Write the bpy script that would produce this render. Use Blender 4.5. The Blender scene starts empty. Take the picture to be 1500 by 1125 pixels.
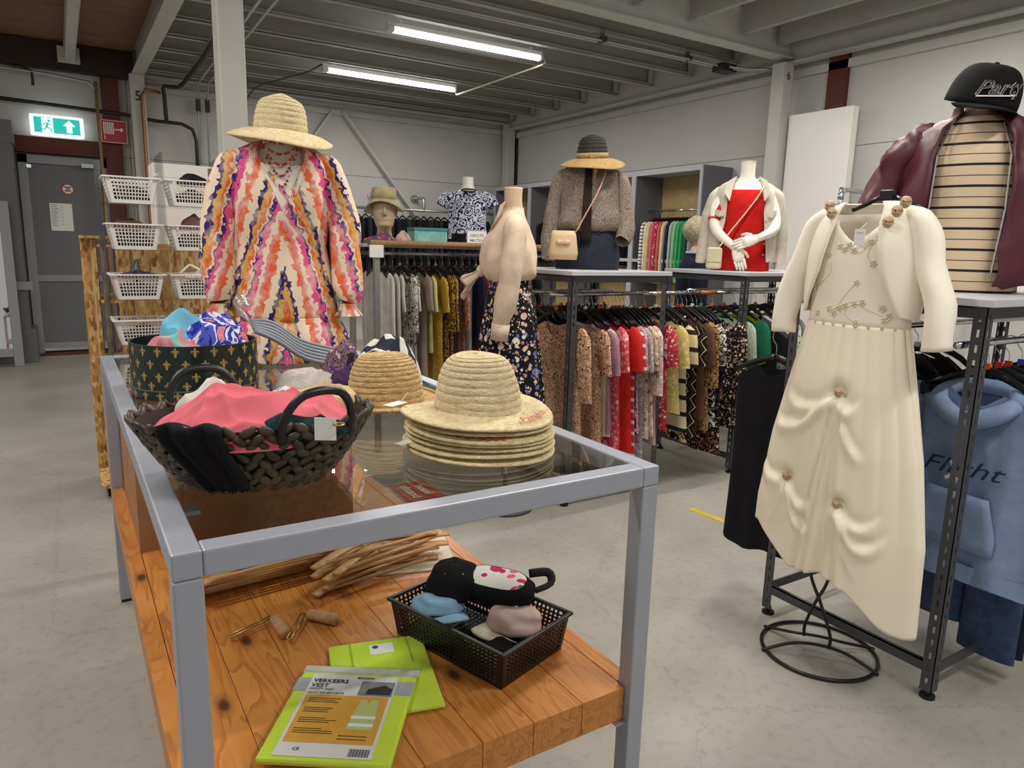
import bpy, bmesh, math, random
from math import sin, cos, pi, radians, sqrt, atan2, hypot
from mathutils import Vector, Matrix, noise
random.seed(7)
SC = bpy.context.scene
COL = SC.collection
# ---------------------------------------------------------------- camera
CAM_H = 1.55
def make_camera():
    f, p, r, yaw = 1043.0, .188, .0263, .5632
    fw = Vector((sin(yaw)*cos(p), cos(yaw)*cos(p), -sin(p)))
    rt = Vector((cos(yaw), -sin(yaw), 0)); up = rt.cross(fw)
    rt2 = rt*cos(r)+up*sin(r); up2 = -rt*sin(r)+up*cos(r)
    cd = bpy.data.cameras.new('camera'); co = bpy.data.objects.new('camera', cd); COL.objects.link(co)
    cd.sensor_width = 36; cd.lens = f/1500*36; cd.clip_start = .05; cd.clip_end = 100
    m = Matrix((rt2, up2, -fw)).transposed().to_4x4(); m.translation = Vector((0, 0, CAM_H))
    co.matrix_world = m; SC.camera = co
make_camera()
# ---------------------------------------------------------------- world and light
w = bpy.data.worlds.new('world'); SC.world = w; w.use_nodes = True
w.node_tree.nodes['Background'].inputs[0].default_value = (1, .97, .92, 1)
w.node_tree.nodes['Background'].inputs[1].default_value = .42
SC.view_settings.view_transform = 'Standard'; SC.view_settings.look = 'None'
SC.view_settings.exposure = 0.0; SC.view_settings.gamma = 1; SC.view_settings.use_curve_mapping = False
SC.cycles.transparent_max_bounces = 24
LAMP_W = 62.0        # watts of each tube fixture's area light

# ---------------------------------------------------------------- helpers
def tag(o, label=None, cat=None, group=None, kind=None):
    if label: o['label'] = label
    if cat: o['category'] = cat
    if group: o['group'] = group
    if kind: o['kind'] = kind
    return o
def thing(name, label, cat, loc=(0, 0, 0), rz=0, group=None):
    o = bpy.data.objects.new(name, None); COL.objects.link(o); o.empty_display_size = .1
    o.location = loc; o.rotation_euler = (0, 0, rz)
    return tag(o, label, cat, group)
def copy_tree(o, parent=None):
    c = o.copy(); COL.objects.link(c); c.parent = parent
    for ch in o.children: copy_tree(ch, c)
    return c
def frames(path, flat=None):
    P = [Vector(p) for p in path]; T = []
    for i in range(len(P)):
        a = P[max(i-1, 0)]; b = P[min(i+1, len(P)-1)]; d = b-a
        T.append(d.normalized() if d.length > 1e-9 else Vector((0, 0, 1)))
    ref = Vector(flat) if flat else (Vector((0, 0, 1)) if abs(T[0].z) < .9 else Vector((1, 0, 0)))
    out = []; n = ref
    for t in T:
        n = (n - t*n.dot(t))
        if n.length < 1e-6: n = t.orthogonal()
        n.normalize(); out.append((t, n, t.cross(n)))
    return P, out
def smooth_path(pts, k=4):
    P = [Vector(p) for p in pts]; out = []
    for i in range(len(P)-1):
        p0 = P[max(i-1, 0)]; p1 = P[i]; p2 = P[i+1]; p3 = P[min(i+2, len(P)-1)]
        for j in range(k):
            t = j/k
            out.append(.5*((2*p1)+(p2-p0)*t+(2*p0-5*p1+4*p2-p3)*t*t+(-p0+3*p1-3*p2+p3)*t**3))
    out.append(P[-1]); return out
def lerp_list(v, n):
    out = []
    for i in range(n):
        f = i/(n-1)*(len(v)-1); a = int(min(f, len(v)-2)); out.append(v[a]+(v[a+1]-v[a])*(f-a))
    return out
def densify(rings, k=5):
    out = []; m = len(rings)
    for i in range(m-1):
        p0 = rings[max(i-1, 0)]; p1 = rings[i]; p2 = rings[i+1]; p3 = rings[min(i+2, m-1)]
        for j in range(k):
            t = j/k; out.append(tuple(.5*(2*b+(c-a)*t+(2*a-5*b+4*c-d)*t*t+(-a+3*b-3*c+d)*t**3) for a, b, c, d in zip(p0, p1, p2, p3)))
    out.append(tuple(rings[-1])); return out
class MB:
    def __init__(s): s.v = []; s.f = []
    def add(s, vs, fs):
        o = len(s.v); s.v += [tuple(v) for v in vs]; s.f += [tuple(i+o for i in f) for f in fs]; return s
    def box(s, x0, x1, y0, y1, z0, z1, M=None):
        vs = [Vector((x, y, z)) for z in (z0, z1) for y in (y0, y1) for x in (x0, x1)]
        if M: vs = [M @ v for v in vs]
        return s.add(vs, [(0, 2, 3, 1), (4, 5, 7, 6), (0, 1, 5, 4), (2, 6, 7, 3), (0, 4, 6, 2), (1, 3, 7, 5)])
    def bar(s, a, b, wx, wz, up=(0, 0, 1)):
        a = Vector(a); b = Vector(b); t = (b-a).normalized(); u = Vector(up)
        if abs(t.dot(u)) > .98: u = Vector((1, 0, 0))
        sd = t.cross(u).normalized(); u = sd.cross(t)
        vs = [p+sd*i*wx/2+u*j*wz/2 for p in (a, b) for j in (-1, 1) for i in (-1, 1)]
        return s.add(vs, [(0, 2, 3, 1), (4, 5, 7, 6), (0, 1, 5, 4), (2, 6, 7, 3), (0, 4, 6, 2), (1, 3, 7, 5)])
    def tube(s, path, r, n=8, caps=True, flat=None, sq=1.0):
        P, F = frames(path, flat); R = r if isinstance(r, (list, tuple)) else [r]*len(P)
        if len(R) != len(P): R = lerp_list(list(R), len(P))
        vs = []
        for p, (t, u, b), rr in zip(P, F, R):
            for k in range(n):
                a = 2*pi*k/n; vs.append(p+u*cos(a)*rr*sq+b*sin(a)*rr)
        fs = [(i*n+k, i*n+(k+1) % n, (i+1)*n+(k+1) % n, (i+1)*n+k) for i in range(len(P)-1) for k in range(n)]
        if caps: fs += [tuple(range(n-1, -1, -1)), tuple((len(P)-1)*n+k for k in range(n))]
        return s.add(vs, fs)
    def ring(s, c, r, tr, n=24, m=6, M=None):
        pts = [Vector((c[0]+r*cos(2*pi*i/n), c[1]+r*sin(2*pi*i/n), c[2])) for i in range(n)]
        vs = []
        for i in range(n):
            a = 2*pi*i/n; d = Vector((cos(a), sin(a), 0))
            for k in range(m):
                b = 2*pi*k/m; v = pts[i]+d*tr*cos(b)+Vector((0, 0, tr*sin(b))); vs.append(M @ v if M else v)
        return s.add(vs, [(i*m+k, ((i+1) % n)*m+k, ((i+1) % n)*m+(k+1) % m, i*m+(k+1) % m) for i in range(n) for k in range(m)])
    def lathe(s, prof, n=32, c=(0, 0, 0), sx=1, sy=1, fn=None, cap0=False, cap1=False):
        vs = []
        for j, (r, z) in enumerate(prof):
            for k in range(n):
                a = 2*pi*k/n; v = Vector((r*cos(a)*sx, r*sin(a)*sy, z))
                if fn: v = fn(v, a, j)
                vs.append(v+Vector(c))
        m = len(prof)
        fs = [(j*n+k, j*n+(k+1) % n, (j+1)*n+(k+1) % n, (j+1)*n+k) for j in range(m-1) for k in range(n)]
        if cap0: fs.append(tuple(range(n-1, -1, -1)))
        if cap1: fs.append(tuple((m-1)*n+k for k in range(n)))
        return s.add(vs, fs)
    def loft(s, rings, n=28, fn=None, cap0=False, cap1=False):
        if len(rings) >= 5 and len(rings[0]) == 5: rings = densify(rings)
        # ring: (x, y, z, a, b[, power])
        vs = []
        for j, q in enumerate(rings):
            x, y, z, a, b = q[:5]; pw = q[5] if len(q) > 5 else 1.0
            for k in range(n):
                t = 2*pi*k/n; ct, st = cos(t), sin(t)
                v = Vector((x+a*math.copysign(abs(ct)**pw, ct), y+b*math.copysign(abs(st)**pw, st), z))
                if fn: v = fn(v, t, j/(len(rings)-1))
                vs.append(v)
        m = len(rings)
        fs = [(j*n+k, j*n+(k+1) % n, (j+1)*n+(k+1) % n, (j+1)*n+k) for j in range(m-1) for k in range(n)]
        if cap0: fs.append(tuple(range(n-1, -1, -1)))
        if cap1: fs.append(tuple((m-1)*n+k for k in range(n)))
        return s.add(vs, fs)
    def grid(s, fn, nu, nv):
        vs = [fn(i/(nu-1), j/(nv-1)) for j in range(nv) for i in range(nu)]
        return s.add(vs, [(j*nu+i, j*nu+i+1, (j+1)*nu+i+1, (j+1)*nu+i) for j in range(nv-1) for i in range(nu-1)])
    def poly(s, pts, depth=None):
        # flat outline, optional thickness vector
        n = len(pts); pts = [Vector(p) for p in pts]
        if depth is None: return s.add(pts, [tuple(range(n))])
        d = Vector(depth)
        return s.add(pts+[p+d for p in pts], [tuple(range(n)), tuple(range(2*n-1, n-1, -1))]+[(i, i+n, (i+1) % n+n, (i+1) % n) for i in range(n)])
    def ball(s, c, rx, ry, rz, n=12, m=8, M=None):
        vs = []
        for j in range(1, m):
            a = pi*j/m
            for k in range(n):
                b = 2*pi*k/n; v = Vector((rx*sin(a)*cos(b), ry*sin(a)*sin(b), rz*cos(a))); vs.append(((M @ v) if M else v)+Vector(c))
        t = Vector((0, 0, rz)); o = len(vs)
        vs += [((M @ t) if M else t)+Vector(c), ((M @ -t) if M else -t)+Vector(c)]
        fs = [(j*n+k, (j+1)*n+k, (j+1)*n+(k+1) % n, j*n+(k+1) % n) for j in range(m-2) for k in range(n)]
        fs += [(o, k, (k+1) % n) for k in range(n)]+[(o+1, (m-2)*n+(k+1) % n, (m-2)*n+k) for k in range(n)]
        return s.add(vs, fs)
    def map(s, fn, i0=0):
        s.v[i0:] = [tuple(fn(Vector(v))) for v in s.v[i0:]]; return s
    def build(s, name, mat, parent=None, smooth=False, bevel=0, solid=0, sub=0, loc=None):
        me = bpy.data.meshes.new(name); me.from_pydata(s.v, [], s.f); me.update()
        bm = bmesh.new(); bm.from_mesh(me); bmesh.ops.recalc_face_normals(bm, faces=bm.faces); bm.to_mesh(me); bm.free()
        if mat: me.materials.append(mat)
        if smooth: me.polygons.foreach_set('use_smooth', [True]*len(me.polygons))
        o = bpy.data.objects.new(name, me); COL.objects.link(o)
        if parent: o.parent = parent
        if loc: o.location = loc
        if solid:
            m = o.modifiers.new('solid', 'SOLIDIFY'); m.thickness = solid; m.offset = 0
        if bevel:
            m = o.modifiers.new('bevel', 'BEVEL'); m.width = bevel; m.segments = 2; m.limit_method = 'ANGLE'
        if sub:
            m = o.modifiers.new('sub', 'SUBSURF'); m.levels = sub; m.render_levels = sub
        return o
def B(name, mat, parent, *a, **k):
    return MB().box(*a).build(name, mat, parent, **k)
_tc = {}
def text_mb(txt, size=1, shear=0, align='CENTER', bold=0):
    key = (txt, shear, align, bold)
    if key not in _tc:
        cu = bpy.data.curves.new('t', 'FONT'); cu.body = txt; cu.size = 1; cu.shear = shear; cu.align_x = align; cu.align_y = 'CENTER'
        cu.resolution_u = 3; cu.offset = bold
        o = bpy.data.objects.new('t', cu); COL.objects.link(o)
        me = o.evaluated_get(bpy.context.evaluated_depsgraph_get()).to_mesh()
        _tc[key] = ([tuple(v.co) for v in me.vertices], [tuple(p.vertices) for p in me.polygons])
        bpy.data.objects.remove(o); bpy.data.curves.remove(cu)
    vs, fs = _tc[key]
    return MB().add([Vector(v)*size for v in vs], fs)
def nz(x, y, z=0, s=1.0): return noise.noise(Vector((x*s, y*s, z*s)))

# ---------------------------------------------------------------- materials
def newmat(name):
    m = bpy.data.materials.new(name); m.use_nodes = True; nt = m.node_tree
    return m, nt, nt.nodes['Principled BSDF']
def node(nt, t, **k):
    n = nt.nodes.new(t)
    for a, v in k.items():
        if a[0] == '_': n.inputs[int(a[1:])].default_value = v
        else: setattr(n, a, v)
    return n
def c4(c): return (c[0], c[1], c[2], 1)
def srgb(h):
    h = h.lstrip('#'); o = []
    for i in (0, 2, 4):
        v = int(h[i:i+2], 16)/255; o.append(v/12.92 if v <= .04045 else ((v+.055)/1.055)**2.4)
    return tuple(o)
def ramp(nt, stops, interp='LINEAR'):
    r = nt.nodes.new('ShaderNodeValToRGB'); cr = r.color_ramp; cr.interpolation = interp
    while len(cr.elements) > 1: cr.elements.remove(cr.elements[-1])
    cr.elements[0].position = stops[0][0]; cr.elements[0].color = c4(stops[0][1])
    for p, c in stops[1:]:
        e = cr.elements.new(p); e.color = c4(c)
    return r
def coords(nt, scale=(1, 1, 1), rot=(0, 0, 0), kind='Object'):
    tc = nt.nodes.new('ShaderNodeTexCoord'); mp = nt.nodes.new('ShaderNodeMapping')
    mp.inputs['Scale'].default_value = scale; mp.inputs['Rotation'].default_value = rot
    nt.links.new(tc.outputs[kind], mp.inputs[0]); return mp.outputs[0]
def mixc(nt, fac, a, b):
    m = nt.nodes.new('ShaderNodeMix'); m.data_type = 'RGBA'
    for s, i in ((fac, 0), (a, 6), (b, 7)):
        if hasattr(s, 'is_output'): nt.links.new(s, m.inputs[i])
        else: m.inputs[i].default_value = s if i == 0 else c4(s)
    return m.outputs[2]
def bump(nt, bs, h, st=.3, dist=.01):
    b = nt.nodes.new('ShaderNodeBump'); b.inputs['Strength'].default_value = st; b.inputs['Distance'].default_value = dist
    nt.links.new(h, b.inputs['Height']); nt.links.new(b.outputs[0], bs.inputs['Normal'])
def plain(name, col, rough=.5, metal=0, var=.0, vs=6, bmp=0, bs=200, emit=0, spec=None, sheen=0):
    if isinstance(col, str): col = srgb(col)
    m, nt, p = newmat(name); p.inputs['Base Color'].default_value = c4(col)
    p.inputs['Roughness'].default_value = rough; p.inputs['Metallic'].default_value = metal
    if spec is not None: p.inputs['Specular IOR Level'].default_value = spec
    if sheen: p.inputs['Sheen Weight'].default_value = sheen
    if var:
        n = node(nt, 'ShaderNodeTexNoise'); n.inputs['Scale'].default_value = vs; n.inputs['Detail'].default_value = 4
        nt.links.new(coords(nt), n.inputs[0])
        lo = tuple(x*(1-var) for x in col); hi = tuple(min(1, x*(1+var)) for x in col)
        r = ramp(nt, [(.3, lo), (.7, hi)]); nt.links.new(n.outputs[0], r.inputs[0]); nt.links.new(r.outputs[0], p.inputs['Base Color'])
    if bmp:
        n2 = node(nt, 'ShaderNodeTexNoise'); n2.inputs['Scale'].default_value = bs; n2.inputs['Detail'].default_value = 2
        nt.links.new(coords(nt), n2.inputs[0]); bump(nt, p, n2.outputs[0], bmp, .004)
    if emit:
        p.inputs['Emission Color'].default_value = c4(col); p.inputs['Emission Strength'].default_value = emit
    return m
_cl = {}
def cloth(col, rough=.9):
    if isinstance(col, str): key = col
    else: key = tuple(round(x, 3) for x in col)
    if key not in _cl: _cl[key] = plain('cloth', col, rough, var=.12, vs=18, bmp=.25, bs=350, spec=.25)
    return _cl[key]
def pattern(kind, cols, scale=1.0, rough=.9, rot=(0, 0, 0)):
    cols = [srgb(c) if isinstance(c, str) else c for c in cols]
    m, nt, p = newmat(kind+'_fabric'); p.inputs['Roughness'].default_value = rough; p.inputs['Specular IOR Level'].default_value = .25
    L = nt.links.new
    co = coords(nt, (scale,)*3, rot)
    wn = node(nt, 'ShaderNodeTexNoise'); wn.inputs['Scale'].default_value = 14; wn.inputs['Detail'].default_value = 2; L(co, wn.inputs[0])
    def warp(amt):
        a = node(nt, 'ShaderNodeVectorMath', operation='MULTIPLY_ADD'); L(wn.outputs['Color'], a.inputs[0])
        a.inputs[1].default_value = (amt,)*3; L(co, a.inputs[2]); return a.outputs[0]
    if kind == 'stripes':      # horizontal bands; cols: base, stripe ; scale = stripes per metre
        sx = node(nt, 'ShaderNodeSeparateXYZ'); L(co, sx.inputs[0])
        fr = node(nt, 'ShaderNodeMath', operation='FRACT'); L(sx.outputs['Z'], fr.inputs[0])
        r = ramp(nt, [(0, cols[0]), (.72 if len(cols) < 3 else .8, cols[1])], 'CONSTANT'); L(fr.outputs[0], r.inputs[0]); out = r.outputs[0]
    elif kind == 'dots':
        v = node(nt, 'ShaderNodeTexVoronoi'); v.inputs['Scale'].default_value = 40; v.inputs['Randomness'].default_value = .25; L(co, v.inputs['Vector'])
        r = ramp(nt, [(0, cols[1]), (.28, cols[0])], 'CONSTANT'); L(v.outputs['Distance'], r.inputs[0]); out = r.outputs[0]
    elif kind == 'floral':     # cols: base, petals..., spots of two sizes
        out = cols[0]
        for k, (sc, th) in enumerate(((16, .33), (34, .36), (60, .34))):
            v = node(nt, 'ShaderNodeTexVoronoi'); v.inputs['Scale'].default_value = sc; L(warp(.035-.008*k), v.inputs['Vector'])
            st = node(nt, 'ShaderNodeMath', operation='LESS_THAN'); st.inputs[1].default_value = th; L(v.outputs['Distance'], st.inputs[0])
            pet = cols[1:]; n = len(pet)
            sp = node(nt, 'ShaderNodeSeparateColor'); L(v.outputs['Color'], sp.inputs[0])
            r = ramp(nt, [(i/n, c) for i, c in enumerate(pet)], 'CONSTANT'); L(sp.outputs[k % 3], r.inputs[0])
            gt = node(nt, 'ShaderNodeMath', operation='GREATER_THAN'); gt.inputs[1].default_value = .35; L(sp.outputs[(k+1) % 3], gt.inputs[0])
            mu = node(nt, 'ShaderNodeMath', operation='MULTIPLY'); L(st.outputs[0], mu.inputs[0]); L(gt.outputs[0], mu.inputs[1])
            out = mixc(nt, mu.outputs[0], out, r.outputs[0])
    elif kind in ('paisley', 'leopard', 'marble', 'abstract'):
        n = node(nt, 'ShaderNodeTexNoise'); n.inputs['Scale'].default_value = {'paisley': 55, 'leopard': 60, 'marble': 16, 'abstract': 24}[kind]
        n.inputs['Detail'].default_value = 3; n.inputs['Distortion'].default_value = {'paisley': 2.2, 'leopard': .4, 'marble': 1.5, 'abstract': 1.0}[kind]; L(co, n.inputs[0])
        k = len(cols)
        st = [(.5+.30*(i/k-.5)*1.25, c) for i, c in enumerate(cols)]; st[0] = (0, cols[0])
        r = ramp(nt, st, 'CONSTANT' if kind != 'marble' else 'LINEAR'); L(n.outputs[0], r.inputs[0]); out = r.outputs[0]
    elif kind == 'rings':      # roses / medallions drawn in lines
        v = node(nt, 'ShaderNodeTexVoronoi'); v.inputs['Scale'].default_value = 11; L(warp(.05), v.inputs['Vector'])
        mu = node(nt, 'ShaderNodeMath', operation='MULTIPLY'); mu.inputs[1].default_value = 4.2; L(v.outputs['Distance'], mu.inputs[0])
        n = node(nt, 'ShaderNodeTexNoise'); n.inputs['Scale'].default_value = 45; L(co, n.inputs[0])
        ad = node(nt, 'ShaderNodeMath', operation='MULTIPLY_ADD'); L(n.outputs[0], ad.inputs[0]); ad.inputs[1].default_value = 1.6; L(mu.outputs[0], ad.inputs[2])
        fr = node(nt, 'ShaderNodeMath', operation='FRACT'); L(ad.outputs[0], fr.inputs[0])
        r = ramp(nt, [(0, cols[1]), (.52, cols[0])], 'CONSTANT'); L(fr.outputs[0], r.inputs[0]); out = r.outputs[0]
    elif kind == 'zebra':
        wv = node(nt, 'ShaderNodeTexWave'); wv.inputs['Scale'].default_value = 4.2; wv.inputs['Distortion'].default_value = 5.5; wv.inputs['Detail'].default_value = 1; wv.inputs['Detail Scale'].default_value = 1.6
        L(co, wv.inputs[0]); r = ramp(nt, [(0, cols[0]), (.5, cols[1])], 'CONSTANT'); L(wv.outputs[0], r.inputs[0]); out = r.outputs[0]
    elif kind == 'tiedye':     # wide vertical ragged bands
        sx = node(nt, 'ShaderNodeSeparateXYZ'); L(co, sx.inputs[0])
        n1 = node(nt, 'ShaderNodeTexNoise'); n1.inputs['Scale'].default_value = 3; L(co, n1.inputs[0])
        n2 = node(nt, 'ShaderNodeTexNoise'); n2.inputs['Scale'].default_value = 42; n2.inputs['Detail'].default_value = 1; L(co, n2.inputs[0])
        ab = node(nt, 'ShaderNodeMath', operation='ABSOLUTE'); L(sx.outputs['X'], ab.inputs[0])
        m1 = node(nt, 'ShaderNodeMath', operation='MULTIPLY_ADD'); L(sx.outputs['Z'], m1.inputs[0]); m1.inputs[1].default_value = .30; L(ab.outputs[0], m1.inputs[2])
        m2 = node(nt, 'ShaderNodeMath', operation='MULTIPLY_ADD'); L(n1.outputs[0], m2.inputs[0]); m2.inputs[1].default_value = .10; L(m1.outputs[0], m2.inputs[2])
        m3 = node(nt, 'ShaderNodeMath', operation='MULTIPLY_ADD'); L(n2.outputs[0], m3.inputs[0]); m3.inputs[1].default_value = .055; L(m2.outputs[0], m3.inputs[2])
        m4 = node(nt, 'ShaderNodeMath', operation='MULTIPLY'); L(m3.outputs[0], m4.inputs[0]); m4.inputs[1].default_value = 5.6
        fr = node(nt, 'ShaderNodeMath', operation='FRACT'); L(m4.outputs[0], fr.inputs[0])
        k = len(cols); ws = [0, .17, .3, .37, .47, .6, .66, .72, .80, .90][:k]
        r = ramp(nt, list(zip(ws, cols)), 'CONSTANT'); L(fr.outputs[0], r.inputs[0])
        n3 = node(nt, 'ShaderNodeTexNoise'); n3.inputs['Scale'].default_value = 22; L(co, n3.inputs[0])
        r2 = ramp(nt, [(.45, (0, 0, 0)), (.7, (.55, .55, .55))]); L(n3.outputs[0], r2.inputs[0])
        out = mixc(nt, r2.outputs[0], r.outputs[0], cols[0])
    elif kind == 'ikat':       # zigzag lines
        sx = node(nt, 'ShaderNodeSeparateXYZ'); L(co, sx.inputs[0])
        pp = node(nt, 'ShaderNodeMath', operation='PINGPONG'); L(sx.outputs['Z'], pp.inputs[0]); pp.inputs[1].default_value = .05
        ad = node(nt, 'ShaderNodeMath', operation='ADD'); L(pp.outputs[0], ad.inputs[0]); L(sx.outputs['X'], ad.inputs[1])
        mu = node(nt, 'ShaderNodeMath', operation='MULTIPLY'); L(ad.outputs[0], mu.inputs[0]); mu.inputs[1].default_value = 14
        fr = node(nt, 'ShaderNodeMath', operation='FRACT'); L(mu.outputs[0], fr.inputs[0])
        r = ramp(nt, [(0, cols[1]), (.12, cols[0]), (.4, cols[2]), (.5, cols[0])], 'CONSTANT'); L(fr.outputs[0], r.inputs[0]); out = r.outputs[0]
    if hasattr(out, 'is_output'): L(out, p.inputs['Base Color'])
    else: p.inputs['Base Color'].default_value = c4(out)
    n = node(nt, 'ShaderNodeTexNoise'); n.inputs['Scale'].default_value = 350; L(coords(nt), n.inputs[0]); bump(nt, p, n.outputs[0], .2, .004)
    return m
def wood(name, cols, scale=1.0, along='Y', knots=True, rough=.38):
    cols = [srgb(c) if isinstance(c, str) else c for c in cols]
    m, nt, p = newmat(name); L = nt.links.new
    s = {'Y': (9, 1.0, 9), 'X': (1.0, 9, 9), 'Z': (9, 9, 1.0)}[along]
    tc = nt.nodes.new('ShaderNodeTexCoord'); oi = nt.nodes.new('ShaderNodeObjectInfo')
    sh = node(nt, 'ShaderNodeVectorMath', operation='MULTIPLY_ADD'); L(oi.outputs['Random'], sh.inputs[0]); sh.inputs[1].default_value = (7, 13, 5); L(tc.outputs['Object'], sh.inputs[2])
    mp = nt.nodes.new('ShaderNodeMapping'); mp.inputs['Scale'].default_value = tuple(x*scale for x in s); L(sh.outputs[0], mp.inputs[0])
    n = node(nt, 'ShaderNodeTexNoise'); n.inputs['Scale'].default_value = 1.6; n.inputs['Detail'].default_value = 3; n.inputs['Distortion'].default_value = .6; L(mp.outputs[0], n.inputs[0])
    mu = node(nt, 'ShaderNodeMath', operation='MULTIPLY'); mu.inputs[1].default_value = 9; L(n.outputs[0], mu.inputs[0])
    fr = node(nt, 'ShaderNodeMath', operation='FRACT'); L(mu.outputs[0], fr.inputs[0])
    r = ramp(nt, [(0, cols[0]), (.55, cols[1]), (.9, cols[2]), (1, cols[0])]); L(fr.outputs[0], r.inputs[0]); out = r.outputs[0]
    n2 = node(nt, 'ShaderNodeTexNoise'); n2.inputs['Scale'].default_value = 2.0; L(sh.outputs[0], n2.inputs[0])
    out = mixc(nt, n2.outputs[0], out, cols[1])
    if knots:
        mk = nt.nodes.new('ShaderNodeMapping'); mk.inputs['Scale'].default_value = {'Y': (7, 3.4, 1), 'X': (3.4, 7, 1), 'Z': (7, 1, 3.4)}[along]; L(sh.outputs[0], mk.inputs[0])
        v = node(nt, 'ShaderNodeTexVoronoi'); v.inputs['Scale'].default_value = .8; L(mk.outputs[0], v.inputs['Vector'])
        r3 = ramp(nt, [(0, (1, 1, 1)), (.05, (.9, .9, .9)), (.09, (.35, .35, .35)), (.16, (0, 0, 0))]); L(v.outputs['Distance'], r3.inputs[0])
        out = mixc(nt, r3.outputs[0], out, tuple(c*.16 for c in cols[2]))
    L(out, p.inputs['Base Color']); p.inputs['Roughness'].default_value = rough
    return m
def concrete():
    m, nt, p = newmat('concrete'); L = nt.links.new; co = coords(nt)
    a = node(nt, 'ShaderNodeTexNoise'); a.inputs['Scale'].default_value = 1.1; a.inputs['Detail'].default_value = 7; a.inputs['Roughness'].default_value = .65; L(co, a.inputs[0])
    r = ramp(nt, [(.28, srgb('#97938b')), (.5, srgb('#a5a198')), (.72, srgb('#b0aca3'))]); L(a.outputs[0], r.inputs[0])
    b = node(nt, 'ShaderNodeTexNoise'); b.inputs['Scale'].default_value = 26; b.inputs['Detail'].default_value = 5; L(co, b.inputs[0])
    r2 = ramp(nt, [(.30, (.72, .72, .72)), (.48, (1, 1, 1))]); L(b.outputs[0], r2.inputs[0])
    mx = node(nt, 'ShaderNodeMix', data_type='RGBA', blend_type='MULTIPLY'); mx.inputs[0].default_value = .5
    L(r.outputs[0], mx.inputs[6]); L(r2.outputs[0], mx.inputs[7])
    c = node(nt, 'ShaderNodeTexVoronoi', feature='DISTANCE_TO_EDGE'); c.inputs['Scale'].default_value = .55
    wv = node(nt, 'ShaderNodeVectorMath', operation='MULTIPLY_ADD'); L(b.outputs['Color'], wv.inputs[0]); wv.inputs[1].default_value = (.12,)*3; L(co, wv.inputs[2]); L(wv.outputs[0], c.inputs['Vector'])
    r3 = ramp(nt, [(0, (.25,)*3), (.0035, (0,)*3)]); L(c.outputs['Distance'], r3.inputs[0])
    out = mixc(nt, r3.outputs[0], mx.outputs[2], (.12, .115, .1)); L(out, p.inputs['Base Color'])
    r4 = ramp(nt, [(.3, (.36,)*3), (.7, (.55,)*3)]); L(a.outputs[0], r4.inputs[0]); L(r4.outputs[0], p.inputs['Roughness'])
    bump(nt, p, b.outputs[0], .08, .01); return m
def osb():
    m, nt, p = newmat('osb'); L = nt.links.new
    v = node(nt, 'ShaderNodeTexVoronoi'); v.inputs['Scale'].default_value = 42; L(coords(nt, (1.6, 1, .55), (0, .5, .4)), v.inputs['Vector'])
    s = node(nt, 'ShaderNodeSeparateColor'); L(v.outputs['Color'], s.inputs[0])
    r = ramp(nt, [(0, srgb('#8a6030')), (.3, srgb('#b98d54')), (.65, srgb('#d0a86c')), (1, srgb('#e2c28c'))]); L(s.outputs[0], r.inputs[0]); L(r.outputs[0], p.inputs['Base Color'])
    p.inputs['Roughness'].default_value = .7; return m
def glass(name, tint=(.9, .95, .93), rough=0):
    m, nt, p = newmat(name); p.inputs['Base Color'].default_value = c4(tint); p.inputs['Transmission Weight'].default_value = 1
    p.inputs['Roughness'].default_value = rough; p.inputs['IOR'].default_value = 1.45; return m
def thin_glass(name, tint, k):
    # a thin pane: mostly see-through, mirror-like at grazing angles
    m, nt, p = newmat(name); L = nt.links.new; nt.nodes.remove(p)
    out = nt.nodes['Material Output']; t = node(nt, 'ShaderNodeBsdfTransparent'); t.inputs[0].default_value = c4(tint)
    g = node(nt, 'ShaderNodeBsdfGlossy'); g.inputs['Roughness'].default_value = .01
    lw = node(nt, 'ShaderNodeLayerWeight'); lw.inputs[0].default_value = .5
    pw = node(nt, 'ShaderNodeMath', operation='POWER'); pw.inputs[1].default_value = 4.5; L(lw.outputs['Facing'], pw.inputs[0])
    mu = node(nt, 'ShaderNodeMath', operation='MULTIPLY_ADD'); mu.inputs[1].default_value = .9*k; mu.inputs[2].default_value = .04*k; mu.use_clamp = True; L(pw.outputs[0], mu.inputs[0])
    mx = node(nt, 'ShaderNodeMixShader'); L(mu.outputs[0], mx.inputs[0]); L(t.outputs[0], mx.inputs[1]); L(g.outputs[0], mx.inputs[2]); L(mx.outputs[0], out.inputs[0])
    return m
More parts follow.
